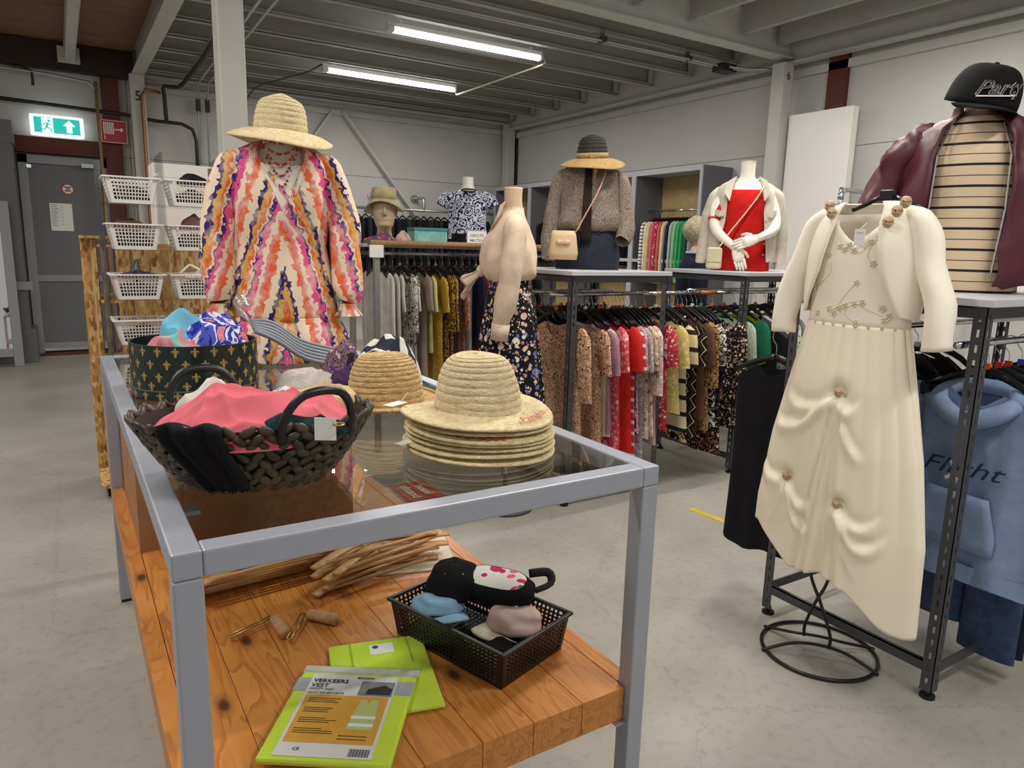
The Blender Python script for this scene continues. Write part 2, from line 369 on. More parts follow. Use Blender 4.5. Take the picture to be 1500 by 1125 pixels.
MAT = dict(
    wall=plain('wall_paint', '#c3c2bf', .85, var=.03, vs=2), steel=plain('painted_steel', '#c2c1bb', .45, var=.04, vs=3), joist=plain('joist_paint', '#a9a8a2', .55, var=.05, vs=2),
    deck=plain('deck', '#a09f99', .8, var=.05), red_steel=plain('red_oxide_steel', '#5a2418', .6, var=.15, vs=4), brown_deck=wood('brown_deck', ['#75583c', '#8a6a48', '#5e452e'], .35, 'X', False, .8),
    darkbeam=plain('dark_beam', '#2c1c16', .7), galv=plain('galvanised', '#b5b8b8', .35, .8), chrome=plain('chrome', '#d8d8d8', .18, 1), blackpipe=plain('black_pipe', '#2a2724', .5),
    copper=plain('copper', '#a5734a', .4, .7), table=plain('silver_paint', '#a4a8b4', .38, .25, var=.02, vs=8), frame=plain('anthracite', '#4b4c50', .5, .2), frame_grey=plain('grey_unit', '#a9adb4', .5),
    frame_dark=plain('grey_board', '#66676b', .6), board=plain('light_grey_board', '#c3c4ca', .35, var=.02), black=plain('black_plastic', '#101011', .35), blackmatte=plain('black_matte', '#0c0c0d', .8),
    white=plain('white_plastic', '#e9e7e0', .35), ivory=plain('mannequin_ivory', '#e9e4d4', .3), skin=plain('mannequin_beige', '#cfb498', .55), paper=plain('paper', '#ecebe6', .8),
    door=plain('door_grey', '#6b6c6f', .6, var=.04, vs=20), door_frame=plain('door_frame', '#8f9399', .45), cardboard=plain('cardboard', '#a5754c', .8, var=.08, vs=5, bmp=.1, bs=40),
    pine=wood('pine', ['#c98a45', '#bd7836', '#94521f'], 1.0, 'Y'), hangwood=plain('hanger_wood', '#c79a66', .4, var=.14, vs=9), bamboo=plain('rod_wood', '#9c7a4e', .5, var=.2, vs=30),
    concrete=concrete(), osb=osb(), glass=thin_glass('table_glass', (.86, .90, .88), 1.35), acrylic=thin_glass('acrylic', (.95, .96, .96), .5),
    film=thin_glass('plastic_film', (.97, .97, .97), 1.2), mirror=plain('mirror', '#dddddd', .02, 1), tube=plain('lamp_diffuser', '#ffffff', .4, emit=9),
    lampbody=plain('lamp_body', '#e6e6e2', .4), rubber=plain('rubber', '#111111', .7))
# ---------------------------------------------------------------- the building
XR, YF = 6.95, 11.3          # right wall and far wall
ZJ, ZD = 3.68, 3.98          # underside of joists and of the deck above
fl = MB().box(-6, 9.5, -3, 14, -.12, 0).build('floor', MAT['concrete']); tag(fl, 'grey polished concrete floor with fine cracks', kind='structure')
def struct(name, label): 
    o = bpy.data.objects.new(name, None); COL.objects.link(o); return tag(o, label, kind='structure')
wf = struct('wall_far', 'white panelled wall behind the fire door and hat head display')
for z0, z1 in ((0, 1.28), (1.286, 2.62), (2.626, 4.4)):
    for x0, x1 in ((-5, .92), (.92, XR)):
        B('panel', MAT['wall'], wf, x0+.003, x1-.003, YF, YF+.1, z0, z1)
B('panel_backing', MAT['joist'], wf, -5, XR+.2, YF+.09, YF+.2, 0, 4.6)
wr = struct('wall_right', 'white panelled wall behind the grey clothes cabinets')
for z0, z1 in ((0, 1.33), (1.336, 2.665), (2.671, 4.4)):
    for y0, y1 in ((-3, 4.85), (4.85, YF)):
        B('panel', MAT['wall'], wr, XR, XR+.1, y0+.003, y1-.003, z0, z1)
B('panel_backing', MAT['joist'], wr, XR+.09, XR+.2, -3, YF+.2, 0, 4.6)
ce = struct('ceiling', 'grey painted mezzanine floor above steel joists')
B('deck', MAT['deck'], ce, 1.0, XR, -3, YF, ZD, ZD+.08)
def joist(a, b, h, wd, mat, name='joist'):
    # a C profile: web with a bottom flange
    a = Vector(a); b = Vector(b); t = (b-a).normalized(); s = t.cross(Vector((0, 0, 1)))
    mb = MB().bar(a+Vector((0, 0, h/2)), b+Vector((0, 0, h/2)), .012, h)
    mb.bar(a+s*wd/2+Vector((0, 0, .006)), b+s*wd/2+Vector((0, 0, .006)), wd, .012)
    mb.bar(a+s*(wd-.004)+Vector((0, 0, .018)), b+s*(wd-.004)+Vector((0, 0, .018)), .008, .03)
    return mb.build(name, mat, ce)
for k, y in enumerate((6.07, 6.79, 7.50, 8.20, 8.93, 9.62, 10.28, 10.92)):
    joist((1.1, y, ZJ), (XR-.2, y, ZJ), ZD-ZJ, .07, MAT['joist'])
    B('joist_bracket', MAT['steel'], ce, XR-.27, XR-.19, y-.05, y-.044, ZJ+.02, ZD-.03)
for x in (1.7, 2.4, 3.1, 3.8, 4.50, 5.2, 5.92, 6.5):
    joist((x, -2.5, ZJ+.03), (x, 5.28, ZJ+.03), ZD-ZJ-.03, .07, MAT['joist'])
def ibeam(a, b, w_, h, z0, mat, name):
    a = Vector(a); b = Vector(b); up = Vector((0, 0, 1)); mb = MB()
    mb.bar(a+up*(z0+.008), b+up*(z0+.008), w_, .016); mb.bar(a+up*(z0+h-.008), b+up*(z0+h-.008), w_, .016); mb.bar(a+up*(z0+h/2), b+up*(z0+h/2), .012, h-.03)
    return mb.build(name, mat, ce)
ibeam((1.05, -2.5, 0), (1.05, 11.1, 0), .15, .32, 3.66, MAT['steel'], 'main_beam')
ibeam((1.05, 5.36, 0), (6.78, 5.36, 0), .15, .36, 3.60, MAT['steel'], 'cross_beam')
ibeam((XR-.15, -2.5, 0), (XR-.15, 11.15, 0), .14, .42, 3.56, MAT['steel'], 'edge_beam')
ibeam((1.05, 11.15, 0), (6.8, 11.15, 0), .13, .3, 3.66, MAT['steel'], 'far_beam')
B('wall_ledge', MAT['steel'], ce, 1.1, XR-.06, YF-.06, YF-.01, 3.50, 3.58)
B('wall_ledge', MAT['steel'], ce, XR-.05, XR-.005, -2.5, YF, 3.44, 3.52)
B('bolt_plate', MAT['blackpipe'], ce, 6.60, 6.615, 5.25, 5.33, 3.78, 3.9)
cb = struct('ceiling_wood', 'brown wooden roof deck of the taller hall by the fire door')
for k in range(9):
    B('board', MAT['brown_deck'], cb, -5, 1.0, 2+k*1.05, 3.04+k*1.05, 3.93, 3.97)
for x in (-1.5, .295):
    MB().box(x-.055, x+.055, 1, 11.0, 3.71, 3.92).build('roof_beam', MAT['steel'], cb, bevel=.008)
    B('beam_plate', MAT['steel'], cb, x-.13, x+.11, 11.0, 11.03, 3.68, 3.87)
B('end_beam', MAT['darkbeam'], cb, -5, 1.0, 11.05, 11.2, 3.60, 3.92)
def column(name, x0, x1, y0, y1, h, mat, label):
    o = MB().box(x0, x1, y0, y1, 0, h).build(name, mat, bevel=.012); return tag(o, label, kind='structure')
cw = column('column', .985, 1.155, 5.27, 5.45, 3.66, MAT['steel'], 'off-white square steel column behind the bright wrap dress')
c6 = column('column', 6.62, 6.78, 5.28, 5.44, 3.56, MAT['steel'], 'grey square steel column numbered six beside white board')
c5 = column('column', .94, 1.12, 10.98, 11.14, 3.66, MAT['steel'], 'grey square steel column numbered five near fire door')
column('column', 6.72, 6.88, 11.0, 11.16, 3.66, MAT['steel'], 'grey steel column in the corner of the two white walls')
MB().box(6.9, 6.945, 4.73, 4.95, 0, 4.3).build('flange', MAT['red_steel'], None).parent = None
r_ = bpy.data.objects['flange']; r_.name = 'wall_stanchion'; tag(r_, 'dark red steel stanchion on the wall above white board', kind='structure')
tag(MB().box(.62, .82, 11.18, 11.29, 0, 4.3).build('wall_stanchion', MAT['red_steel']), 'dark red steel stanchion behind the fire hose sign', kind='structure')
tag(MB().box(6.9, 6.945, 11.0, 11.2, 0, 3.5).build('wall_stanchion', MAT['darkbeam']), 'near-black steel stanchion in the wall corner', kind='structure')
def num(txt, size, M, parent):
    o = text_mb(txt, size, bold=.0).map(lambda v: M @ v).build('painted_number', MAT['blackmatte'], parent); return o
num('5', .17, Matrix.Translation((1.03, 10.975, 3.38)) @ Matrix.Rotation(pi/2, 4, 'X'), c5)
num('6', .12, Matrix.Translation((6.70, 5.275, 3.42)) @ Matrix.Rotation(pi/2, 4, 'X'), c6)
def brace(a, b, name='wall_brace'):
    return tag(MB().bar(a, b, .03, .12, (0, 1, 0)).build(name, MAT['steel']), 'pale flat steel brace running diagonally on the far wall', kind='structure', group='far wall braces')
brace((3.70, 11.24, 3.55), (2.0, 11.24, 1.2)); brace((3.85, 11.2, 3.55), (5.75, 11.2, 1.2))
# fire door
dr = struct('door_1', 'grey fire door with paper notice and round sticker')
B('frame', MAT['door_frame'], dr, -.36, -.26, 11.2, 11.3, 0, 2.56); B('frame', MAT['door_frame'], dr, .56, .66, 11.2, 11.3, 0, 2.56); B('frame', MAT['door_frame'], dr, -.36, .66, 11.2, 11.3, 2.46, 2.56)
B('door_panel', MAT['door'], dr, -.26, .56, 11.24, 11.29, 1.05, 2.46); B('door_panel', MAT['door'], dr, -.26, .56, 11.24, 11.29, .13, .97)
B('door_rail', MAT['door_frame'], dr, -.26, .56, 11.22, 11.29, .97, 1.05); B('door_rail', MAT['door_frame'], dr, -.26, .56, 11.22, 11.29, .06, .16)
B('kick_strip', MAT['chrome'], dr, -.26, .56, 11.205, 11.22, .055, .085); B('threshold', MAT['red_steel'], dr, -.3, .6, 11.1, 11.3, 0, .03)
B('door_closer', MAT['galv'], dr, .33, .55, 11.15, 11.2, 2.44, 2.49); B('hinge', MAT['chrome'], dr, -.27, -.22, 11.19, 11.21, 2.40, 2.44)
ibm = tag(MB().box(-.42, .62, 11.14, 11.29, 2.60, 2.78).build('door_lintel', MAT['red_steel']), 'dark red steel lintel over the fire door', kind='structure')
B('flange', MAT['red_steel'], ibm, -.42, .62, 11.1, 11.29, 2.585, 2.60)
so = thing('door_sticker', 'white octagonal sticker with red rim on the fire door', 'sticker', (.155, 11.238, 2.16))
def ngon(r, n, y, z0=0): return [(r*cos(2*pi*(k+.5)/n), y, z0+r*sin(2*pi*(k+.5)/n)) for k in range(n)]
MB().poly(ngon(.078, 8, -.001), (0, .001, 0)).build('rim', plain('sticker_red', '#a8323a', .5), so); MB().poly(ngon(.06, 8, -.003), (0, .001, 0)).build('face', MAT['paper'], so)
for k, wd in enumerate((.08, .05, .07)): B('print_line', MAT['blackmatte'], so, -wd/2, wd/2, -.006, -.004, .02-k*.024, .032-k*.024)
pn = thing('door_notice', 'white paper notice with a printed list taped on fire door', 'paper', (.06, 11.235, 1.80))
B('sheet', MAT['paper'], pn, -.125, .125, -.003, 0, -.175, .175)
for k in range(13):
    B('print_line', MAT['frame'], pn, -.11, -.11+random.uniform(.05, .11), -.0045, -.0035, .15-k*.022, .155-k*.022)
    if k % 2: B('print_line', MAT['frame'], pn, .0, .02, -.0045, -.0035, .15-k*.022, .155-k*.022)
# escape route sign
es = thing('exit_sign', 'lit green escape route sign with running figure and arrow', 'sign', (.10, 11.2, 2.93), 0)
B('lit_case', plain('sign_white', '#f4ffff', .4, emit=1.5), es, -.29, .29, -.05, .04, -.125, .125, bevel=.015)
gm = plain('sign_green', '#1fb5a8', .4, emit=.9); wm = plain('sign_pictogram', '#effffb', .4, emit=1.3)
B('green_field', gm, es, -.25, .25, -.056, -.05, -.095, .095)
B('doorway', wm, es, -.165, -.045, -.06, -.056, -.09, .085)
fig = MB()
for a, b, t in (((-.10, .028), (-.115, -.02), .026), ((-.115, -.02), (-.075, -.045), .016), ((-.075, -.045), (-.06, -.085), .015), ((-.115, -.02), (-.135, -.05), .016), ((-.135, -.05), (-.165, -.055), .014), ((-.10, .025), (-.065, .005), .012), ((-.10, .03), (-.14, .02), .012), ((-.14, .02), (-.15, -.005), .012)):
    fig.bar((a[0], -.062, a[1]), (b[0], -.062, b[1]), .003, t, (0, 1, 0)) if False else fig.bar((a[0], -.0615, a[1]), (b[0], -.0615, b[1]), t, .002, (0, 1, 0))
fig.poly([(-.088+.016*cos(k*pi/5), -.0625, .052+.016*sin(k*pi/5)) for k in range(10)], (0, .002, 0)); fig.build('running_figure', gm, es)
MB().poly([(.13, -.0565-.004, .075), (.195, -.0605, .01), (.16, -.0605, .01), (.16, -.0605, -.075), (.10, -.0605, -.075), (.10, -.0605, .01), (.065, -.0605, .01)], (0, .003, 0)).build('arrow', wm, es)
fs_ = thing('fire_hose_sign', 'red square sign with white fire hose reel symbol', 'sign', (.73, 11.1, 2.92))
B('plate', plain('sign_red', '#a51d28', .4), fs_, -.155, .155, -.004, .004, -.145, .145); whs = plain('sign_print', '#e6dcda', .5)
for k in range(6): B('reel_stripe', whs, fs_, -.12+k*.021, -.107+k*.021, -.007, -.004, -.035, .115)
B('hose_pipe', whs, fs_, .005, .07, -.007, -.004, .022, .034); MB().poly([(.085+.022*cos(k*pi/6), -.007, .028+.022*sin(k*pi/6)) for k in range(12)], (0, .003, 0)).build('valve', whs, fs_)
B('nozzle', whs, fs_, -.115, -.105, -.007, -.004, -.10, -.05); rim = MB()
for a in ((-.15, .15, -.14, -.134), (-.15, .15, .134, .14), (-.15, -.144, -.14, .14), (.144, .15, -.14, .14)): rim.box(a[0], a[1], -.006, -.004, a[2], a[3])
rim.build('border', whs, fs_)
# pipes
def pipe(name, pts, r, mat, label, cat='pipe', k=1, group=None):
    return tag(MB().tube(smooth_path(pts, k) if k > 1 else pts, r, 8).build(name, mat, smooth=True), label, cat, group)
pipe('gas_pipe', [(-5, 11.17, 3.33), (.9, 11.17, 3.16), (1.25, 11.17, 3.12), (1.55, 11.05, 3.1), (1.68, 11.05, 3.04), (1.72, 11.05, 2.9), (1.72, 11.05, 2.35)], .024, MAT['blackpipe'], 'black pipe running across wall above exit sign')
pipe('riser_pipe', [(1.36, 11.05, 3.11), (1.35, 11.04, 3.46), (1.35, 11.0, 3.55), (1.53, 11.0, 3.56), (1.6, 10.6, 3.64), (1.6, 9.6, 3.64), (1.5, 7.3, 3.6)], .026, MAT['blackpipe'], 'black jointed pipe climbing from wall to joists', k=2)
pipe('drop_pipe', [(1.30, 11.0, 3.46), (1.12, 10.93, 3.47), (1.07, 10.93, 3.38), (1.07, 10.93, 2.0), (1.07, 10.93, .2)], .022, MAT['copper'], 'copper pipe dropping beside the numbered five column', k=1)
for x in (1.78, 1.9): pipe('thin_conduit', [(x, 11.2, 2.2), (x, 11.15, 3.2), (x, 11.1, 3.45), (x-.05, 10.7, 3.60), (x-.15, 6.5, 3.60)], .013, MAT['galv'], 'thin grey conduit dropping down far wall behind baskets', group='paired wall conduits')
for x in (1.78, 1.9): tag(B('conduit_joint', MAT['blackpipe'], None, x-.025, x+.025, 11.08, 11.17, 3.3, 3.46), 'black pipe joint on thin wall conduit', 'pipe joint', 'paired conduit joints')
pipe('cable_pipe', [(-5, 11.1, 3.62), (.0, 11.1, 3.54), (.48, 11.1, 3.50), (.55, 11.1, 3.42)], .016, MAT['galv'], 'thin grey conduit under the dark end beam')
pipe('wall_conduit', [(.56, 11.1, 3.52), (.56, 11.1, 0)], .02, MAT['bamboo'], 'tan vertical conduit beside the dark red stanchion')
pipe('wall_conduit', [(-.9, 11.1, 3.62), (-.2, 11.1, 3.58), (-.12, 11.1, 3.5), (-.12, 11.1, 3.38)], .016, MAT['blackpipe'], 'black cable end hanging on wall above exit sign', 'cable', 2)
for dy in (0, .06): pipe('ceiling_conduit', [(1.6, 6.1+dy, 3.62), (6.35, 5.95+dy, 3.6), (6.6, 5.7+dy, 3.55), (6.72, 5.45, 3.52)], .014, MAT['galv'], 'galvanised conduit running under the joists to column six', group='twin ceiling conduits')
for x in (4.75, 5.93):
    tag(MB().box(x-.02, x+.02, 5.95, 6.1, 3.59, 3.64).box(x-.02, x-.012, 6.0, 6.02, 3.62, 3.72).box(x+.012, x+.02, 6.0, 6.02, 3.62, 3.72).build('conduit_clamp', MAT['frame']), 'small dark clamp holding ceiling conduits', 'clamp', 'conduit clamps')
tag(MB().box(6.33, 6.55, 5.86, 6.02, 3.54, 3.62).build('conduit_joint', MAT['blackpipe']), 'black pipe joint near column six', 'pipe joint')
# lamps
def lamp(x, y, z, ln, label, group=None, rz=0):
    t = thing('tube_lamp', label, 'lamp', (x, y, z), rz, group)
    MB().box(-ln/2, ln/2, -.035, .035, 0, .05).build('housing', MAT['lampbody'], t, bevel=.008)
    MB().tube([(-ln/2+.06, 0, -.018), (ln/2-.02, 0, -.018)], .042, 12, flat=(0, 0, 1), sq=.62).build('diffuser', MAT['tube'], t, smooth=True)
    B('end_cap', MAT['lampbody'], t, -ln/2, -ln/2+.07, -.045, .045, -.045, .01, bevel=.01); B('end_cap', MAT['lampbody'], t, ln/2-.03, ln/2, -.045, .045, -.045, .01, bevel=.01)
    for s in (-1, 1): B('hanger_bracket', MAT['lampbody'], t, s*ln*.42-.02, s*ln*.42+.02, -.02, .02, .05, .075)
    ld = bpy.data.lights.new('lamp_light', 'AREA'); ld.shape = 'RECTANGLE'; ld.size = ln; ld.size_y = .09; ld.energy = LAMP_W; ld.color = (1, .95, .87)
    lo = bpy.data.objects.new('lamp_light', ld); COL.objects.link(lo); lo.parent = t; lo.location = (0, 0, -.06)
    return t
lamp(3.74, 6.93, 3.62, 1.8, 'lit white tube lamp hung on joists beside the conduit clamp')
lamp(3.74, 8.95, 3.62, 1.8, 'lit white tube lamp hung on joists toward diagonal wall brace')
for x, y in ((2.6, 2.6), (2.2, -.4), (5.0, 3.3), (-1.2, 2.2), (-1.4, 5.4)):
    lamp(x, y, 3.62 if x > 1 else 3.80, 1.8, 'white tube lamp overhead in the hall away from the braced wall', 'other hall lamps')
pipe('lamp_cable', [(4.66, 6.93, 3.64), (4.70, 6.93, 3.57), (4.68, 7.05, 3.55), (4.67, 8.8, 3.55), (4.66, 8.95, 3.55), (4.60, 8.97, 3.64)], .010, plain('cable_white', '#d8d0b0', .5), 'pale flex strung between the two lit tube lamps', 'cable')
pipe('lamp_cable', [(2.84, 8.95, 3.66), (2.72, 8.98, 3.58), (2.66, 9.1, 3.56), (2.5, 9.9, 3.58), (2.42, 10.6, 3.6), (2.42, 11.2, 3.5)], .009, MAT['frame'], 'dark flex running from tube lamp back to far wall', 'cable', 2)
# grey fitting-room box and mirror at the left
fr_ = thing('fitting_room', 'tall grey panelled fitting room box beside fire door', 'fitting room', (-.74, 10.6, 0))
B('panel', MAT['frame_dark'], fr_, -1.5, .36, 0, .6, .42, 2.62); B('cap', MAT['frame_dark'], fr_, -1.5, .375, -.01, .62, 2.62, 2.88); B('base', MAT['frame_dark'], fr_, -1.5, .42, -.02, .55, 0, .42, bevel=.01); B('base_rail', MAT['door_frame'], fr_, -1.5, .43, -.03, 0, .9, 1.0)
mi = thing('standing_mirror', 'tall mirror in a wide silver grey frame leaning by fitting room', 'mirror', (-.98, 10.28, 0)); mi.rotation_euler = (radians(-4), 0, radians(4))
for a in ((.42, .52, 0, 1.95), (-.6, -.5, 0, 1.95), (-.5, .42, .12, .22), (-.5, .42, 1.72, 1.82)): B('frame', MAT['door_frame'], mi, a[0], a[1], -.02, .05, a[2], a[3], bevel=.006)
B('glass', MAT['mirror'], mi, -.5, .42, .0, .02, .22, 1.72)
# yellow tape
ym = plain('yellow_tape', '#cdbb35', .7, var=.15)
for (a, b, wd) in (((3.186, 2.937), (3.209, 2.66), .05), ((3.17, 2.56), (3.29, 2.545), .05)):
    a = Vector((a[0], a[1], .001)); b = Vector((b[0], b[1], .001)); tag(MB().bar(a, b, wd, .0016).build('floor_tape', ym), 'worn yellow tape strip stuck to the concrete floor', 'tape', 'yellow floor tape')
# ---------------------------------------------------------------- table
TX0, TX1, TY0, TY1, TZ = .107, 1.119, 1.134, 3.335, 1.075
S_ = .046
tb = thing('display_table', 'silver grey steel table with glass top and pine lower shelf', 'table')
def tsolid(name, *a): return MB().box(*a).build(name, MAT['table'], tb, bevel=.004)
for x in (TX0, TX1-S_):
    for y in (TY0, TY1-S_): tsolid('leg', x, x+S_, y, y+S_, .012, TZ-S_)
    tsolid('side_beam', x, x+S_, TY0, TY1, TZ-S_, TZ)
for y in (TY0, TY1-S_): tsolid('end_beam', TX0+S_, TX1-S_, y, y+S_, TZ-S_, TZ)
for x in (TX0, TX1-S_):
    for y in (TY0, TY1-S_): B('foot', MAT['rubber'], tb, x+.004, x+S_-.004, y+.004, y+S_-.004, 0, .012)
B('glass_top', MAT['glass'], tb, TX0+S_, TX1-S_, TY0+S_, TY1-S_, TZ-.012, TZ-.004)
for x, y in ((TX0+S_, 1.35), (TX0+S_, 2.6), (TX1-S_-.03, 1.75), (TX1-S_-.03, 2.7), (.35, TY0+S_), (.8, TY1-S_-.03)): B('glass_clip', MAT['galv'], tb, x, x+.03, y, y+.03, TZ-.02, TZ-.0125)
sh = bpy.data.objects.new('shelf', None); COL.objects.link(sh); sh.parent = tb
SZ = .52; xs = [TX0+S_+.001, .27, .40, .545, .68, .81, .945, TX1-S_-.001]
for a, b in zip(xs[:-1], xs[1:]): MB().box(a+.0007, b-.0007, -1.08, 1.08, -.085, 0).build('plank', MAT['pine'], sh, bevel=.0012, loc=(0, (TY0+TY1)/2, SZ))
for a, b in ((TX0+.002, TX0+S_), (TX1-S_, TX1-.002)): MB().box(a, b, -1.05, 1.05, -.085, 0).build('plank', MAT['pine'], sh, bevel=.0012, loc=(0, (TY0+TY1)/2, SZ))
for x in (TX0+S_, TX1-S_-.03):
    for y in (TY0+.01, TY1-.05): B('shelf_bracket', MAT['galv'], tb, x, x+.03, y, y+.035, SZ-.09, SZ-.086)
# ---------------------------------------------------------------- slotted-angle racks
def slotted(mb, x, y, z0, z1, sx, sy, w_=.042, t=.003):
    # L angle whose corner is at (x,y); the two flanges run towards sx and sy
    for ax in (0, 1):
        def bx(a0, a1, za, zb):
            if ax == 0: mb.box(*sorted((x+sx*a0, x+sx*a1)), *sorted((y, y+sy*t)), za, zb)
            else: mb.box(*sorted((x, x+sx*t)), *sorted((y+sy*a0, y+sy*a1)), za, zb)
        bx(0, w_*.40, z0, z1); bx(w_*.62, w_, z0, z1); z = z0
        while z < z1:
            bx(w_*.40, w_*.62, z, min(z+.025, z1)); z += .05
def rack(name, label, x0, x1, y0, y1, h, over=.02, rails=(), top=True, low=.12):
    r = thing(name, label, 'clothes rack')
    for x, sx in ((x0, 1), (x1, -1)):
        for y, sy in ((y0, 1), (y1, -1)):
            mb = MB(); slotted(mb, x, y, .03, h, sx, sy); mb.build('post', MAT['frame'], r)
            MB().tube([(x+sx*.02, y+sy*.02, 0), (x+sx*.02, y+sy*.02, .012)], .026, 12).tube([(x+sx*.02, y+sy*.02, .012), (x+sx*.02, y+sy*.02, .035)], .012, 8).build('foot', MAT['rubber'], r)
    for z, nm in ((h-.02, 'top_rail'), (low, 'base_rail')):
        for y in (y0+.006, y1-.006): MB().box(x0+.004, x1-.004, y-.004, y+.004, z-.02, z+.018).build(nm, MAT['frame'], r)
        for x in (x0+.006, x1-.006): MB().box(x-.004, x+.004, y0+.012, y1-.012, z-.02, z+.018).box(x-.004, x+.018 if x < (x0+x1)/2 else x+.004, y0+.012, y1-.012, z+.014, z+.018).build(nm, MAT['frame'], r)
    for y, z in rails: MB().tube([(x0+.006, y, z), (x1-.006, y, z)], .0125, 12).build('hanging_rail', MAT['chrome'], r, smooth=True)
    if top: MB().box(x0-over, x1+over, y0-over, y1+over, h, h+.026).build('top_board', MAT['board'], r, bevel=.003)
    return r
RH = 1.405
rack('clothes_rack', 'dark slotted steel rack with grey top carrying burgundy jacket mannequin', 2.509, 4.3, 1.127, 1.86, RH, .03, ((1.21, 1.27), (1.68, 1.27)))
rack('clothes_rack', 'dark slotted steel rack with grey top under the mannequin in black hat', 2.50, 3.25, 3.335, 4.07, RH, .02, ((3.57, 1.279), (3.86, 1.279)))
rack('clothes_rack', 'dark slotted steel rack with grey top under the red top mannequin', 3.965, 5.2, 3.32, 4.07, RH, .02, ((3.57, 1.279), (3.86, 1.279)))
br = thing('bridge_rail', 'bare steel hanging rail bridging the two middle racks', 'rail')
MB().tube([(3.256, 3.57, 1.279), (3.80, 3.57, 1.279)], .0125, 12).build('tube', MAT['chrome'], br, smooth=True); MB().tube([(3.80, 3.57, 1.279), (3.958, 3.57, 1.279)], .0135, 12).build('wooden_end', plain('orange_wood', '#a8672f', .5), br, smooth=True)
# rack with the wooden rod (far middle)
rc = thing('rod_rack', 'long clothes rack with wooden top rod below the bucket hat head', 'clothes rack')
for x in (1.95, 3.9):
    for y in (4.98, 5.50): B('post', MAT['galv'] if x < 3 else MAT['frame'], rc, x-.02, x+.02, y-.02, y+.02, 0, 1.53)
MB().tube([(1.90, 4.96, 1.565), (3.95, 4.96, 1.565)], .021, 12).build('wooden_rod', MAT['bamboo'], rc, smooth=True)
MB().tube([(1.97, 5.24, 1.49), (3.88, 5.24, 1.49)], .0125, 10).build('hanging_rail', MAT['chrome'], rc, smooth=True)
B('corner_bracket', MAT['white'], rc, 1.885, 1.99, 4.935, 4.955, 1.46, 1.55, bevel=.004); B('top_board', MAT['board'], rc, 1.93, 3.92, 4.99, 5.75, 1.535, 1.56)
for x in (1.95, 3.9): B('rail_arm', MAT['frame'], rc, x-.012, x+.012, 5.0, 5.48, 1.475, 1.50)
# ---------------------------------------------------------------- grey cabinets on the right wall
cabs = [(6.14, 7.32), (7.33, 8.55), (8.56, 9.8), (9.81, 10.9)]
cl_ = ['nearest the white board, with the green and pink garments', 'behind the mannequin in brown blouse, with black trousers', 'between the trouser cabinet and the corner cabinet', 'standing in the corner of the two walls']
CB0, CB1 = 6.42, 6.93
tan = plain('tan_back', '#b39a6c', .7, var=.1)
for (y0, y1), lb in zip(cabs, cl_):
    c = thing('cabinet', 'tall grey open wardrobe cabinet '+lb, 'cabinet')
    for y in (y0, y1-.03):
        B('side_panel', MAT['frame_dark'], c, CB0+.02, CB1, y, y+.03, 0, 2.57); B('edge_strip', MAT['frame_grey'], c, CB0, CB0+.02, y-.004, y+.034, 0, 2.57)
    B('top_panel', MAT['frame_grey'], c, CB0+.02, CB1, y0+.03, y1-.03, 2.52, 2.57); B('top_edge', MAT['frame_grey'], c, CB0, CB0+.02, y0+.034, y1-.034, 2.51, 2.57)
    B('back_panel', tan, c, CB1-.02, CB1, y0+.03, y1-.03, 0, 2.52)
    B('shelf', MAT['frame_grey'], c, CB0, CB1-.02, y0+.034, y1-.034, 1.42, 1.46)
    MB().tube([(6.68, y0+.03, 2.08), (6.68, y1-.03, 2.08)], .013, 10).build('hanging_rail', MAT['chrome'], c, smooth=True)
    MB().tube([(6.68, y0+.03, 1.33), (6.68, y1-.03, 1.33)], .013, 10).build('hanging_rail', MAT['bamboo'], c, smooth=True)
wb = thing('white_board', 'large blank white board standing against wall beside column six', 'board', (6.72, 4.5, .0))
MB().box(0, .1, 0, .74, .35, 3.02).build('panel', MAT['white'], wb, bevel=.006); B('base', MAT['frame'], wb, -.05, .15, .1, .64, 0, .35)
pr = thing('pipe_rack', 'galvanised pipe rack with elbow joint beside the white board', 'clothes rack', (0, 0, 0))
for y in (4.28, 3.2): MB().tube(smooth_path([(6.35, y, 0), (6.35, y, 2.02), (6.35, y, 2.13), (6.42, y, 2.18), (6.55, y, 2.18), (6.93, y, 2.18)], 3), .022, 10).build('upright', MAT['galv'], pr, smooth=True)
MB().tube([(6.36, 4.4, 2.0), (6.36, 2.6, 2.0)], .02, 10).build('hanging_rail', MAT['galv'], pr, smooth=True)
for z in (2.12, .05): MB().tube([(6.35, 4.28, z-.03), (6.35, 4.28, z+.03)], .03, 10).build('joint', MAT['galv'], pr, smooth=True)
for k in range(10): MB().tube([(6.30, 4.36-.1*k, 2.05), (6.75, 4.36-.1*k, 2.05)], .004, 6).build('wire', MAT['frame'], pr)
# far wall pipe rails
def wall_rail(x0, x1, z, label):
    t = thing('wall_rail', label, 'clothes rail')
    for x in (x0, x1):
        MB().tube(smooth_path([(x, 11.29, z), (x, 10.98, z), (x, 10.92, z-.04), (x, 10.92, z-.2)], 3), .024, 10).build('arm', MAT['galv'], t, smooth=True)
        MB().tube([(x, 11.295, z), (x, 11.275, z)], .07, 16).build('flange', MAT['galv'], t, smooth=False)
    MB().tube([(x0-.5, 10.92, z-.2), (x1+.3, 10.92, z-.2)], .022, 10).build('bar', MAT['galv'], t, smooth=True)
wall_rail(5.1, 6.3, 2.32, 'galvanised pipe rail on far wall behind the bust in blue roses')
wall_rail(3.5, 4.35, 2.32, 'galvanised pipe rail on far wall near the bucket hat head')
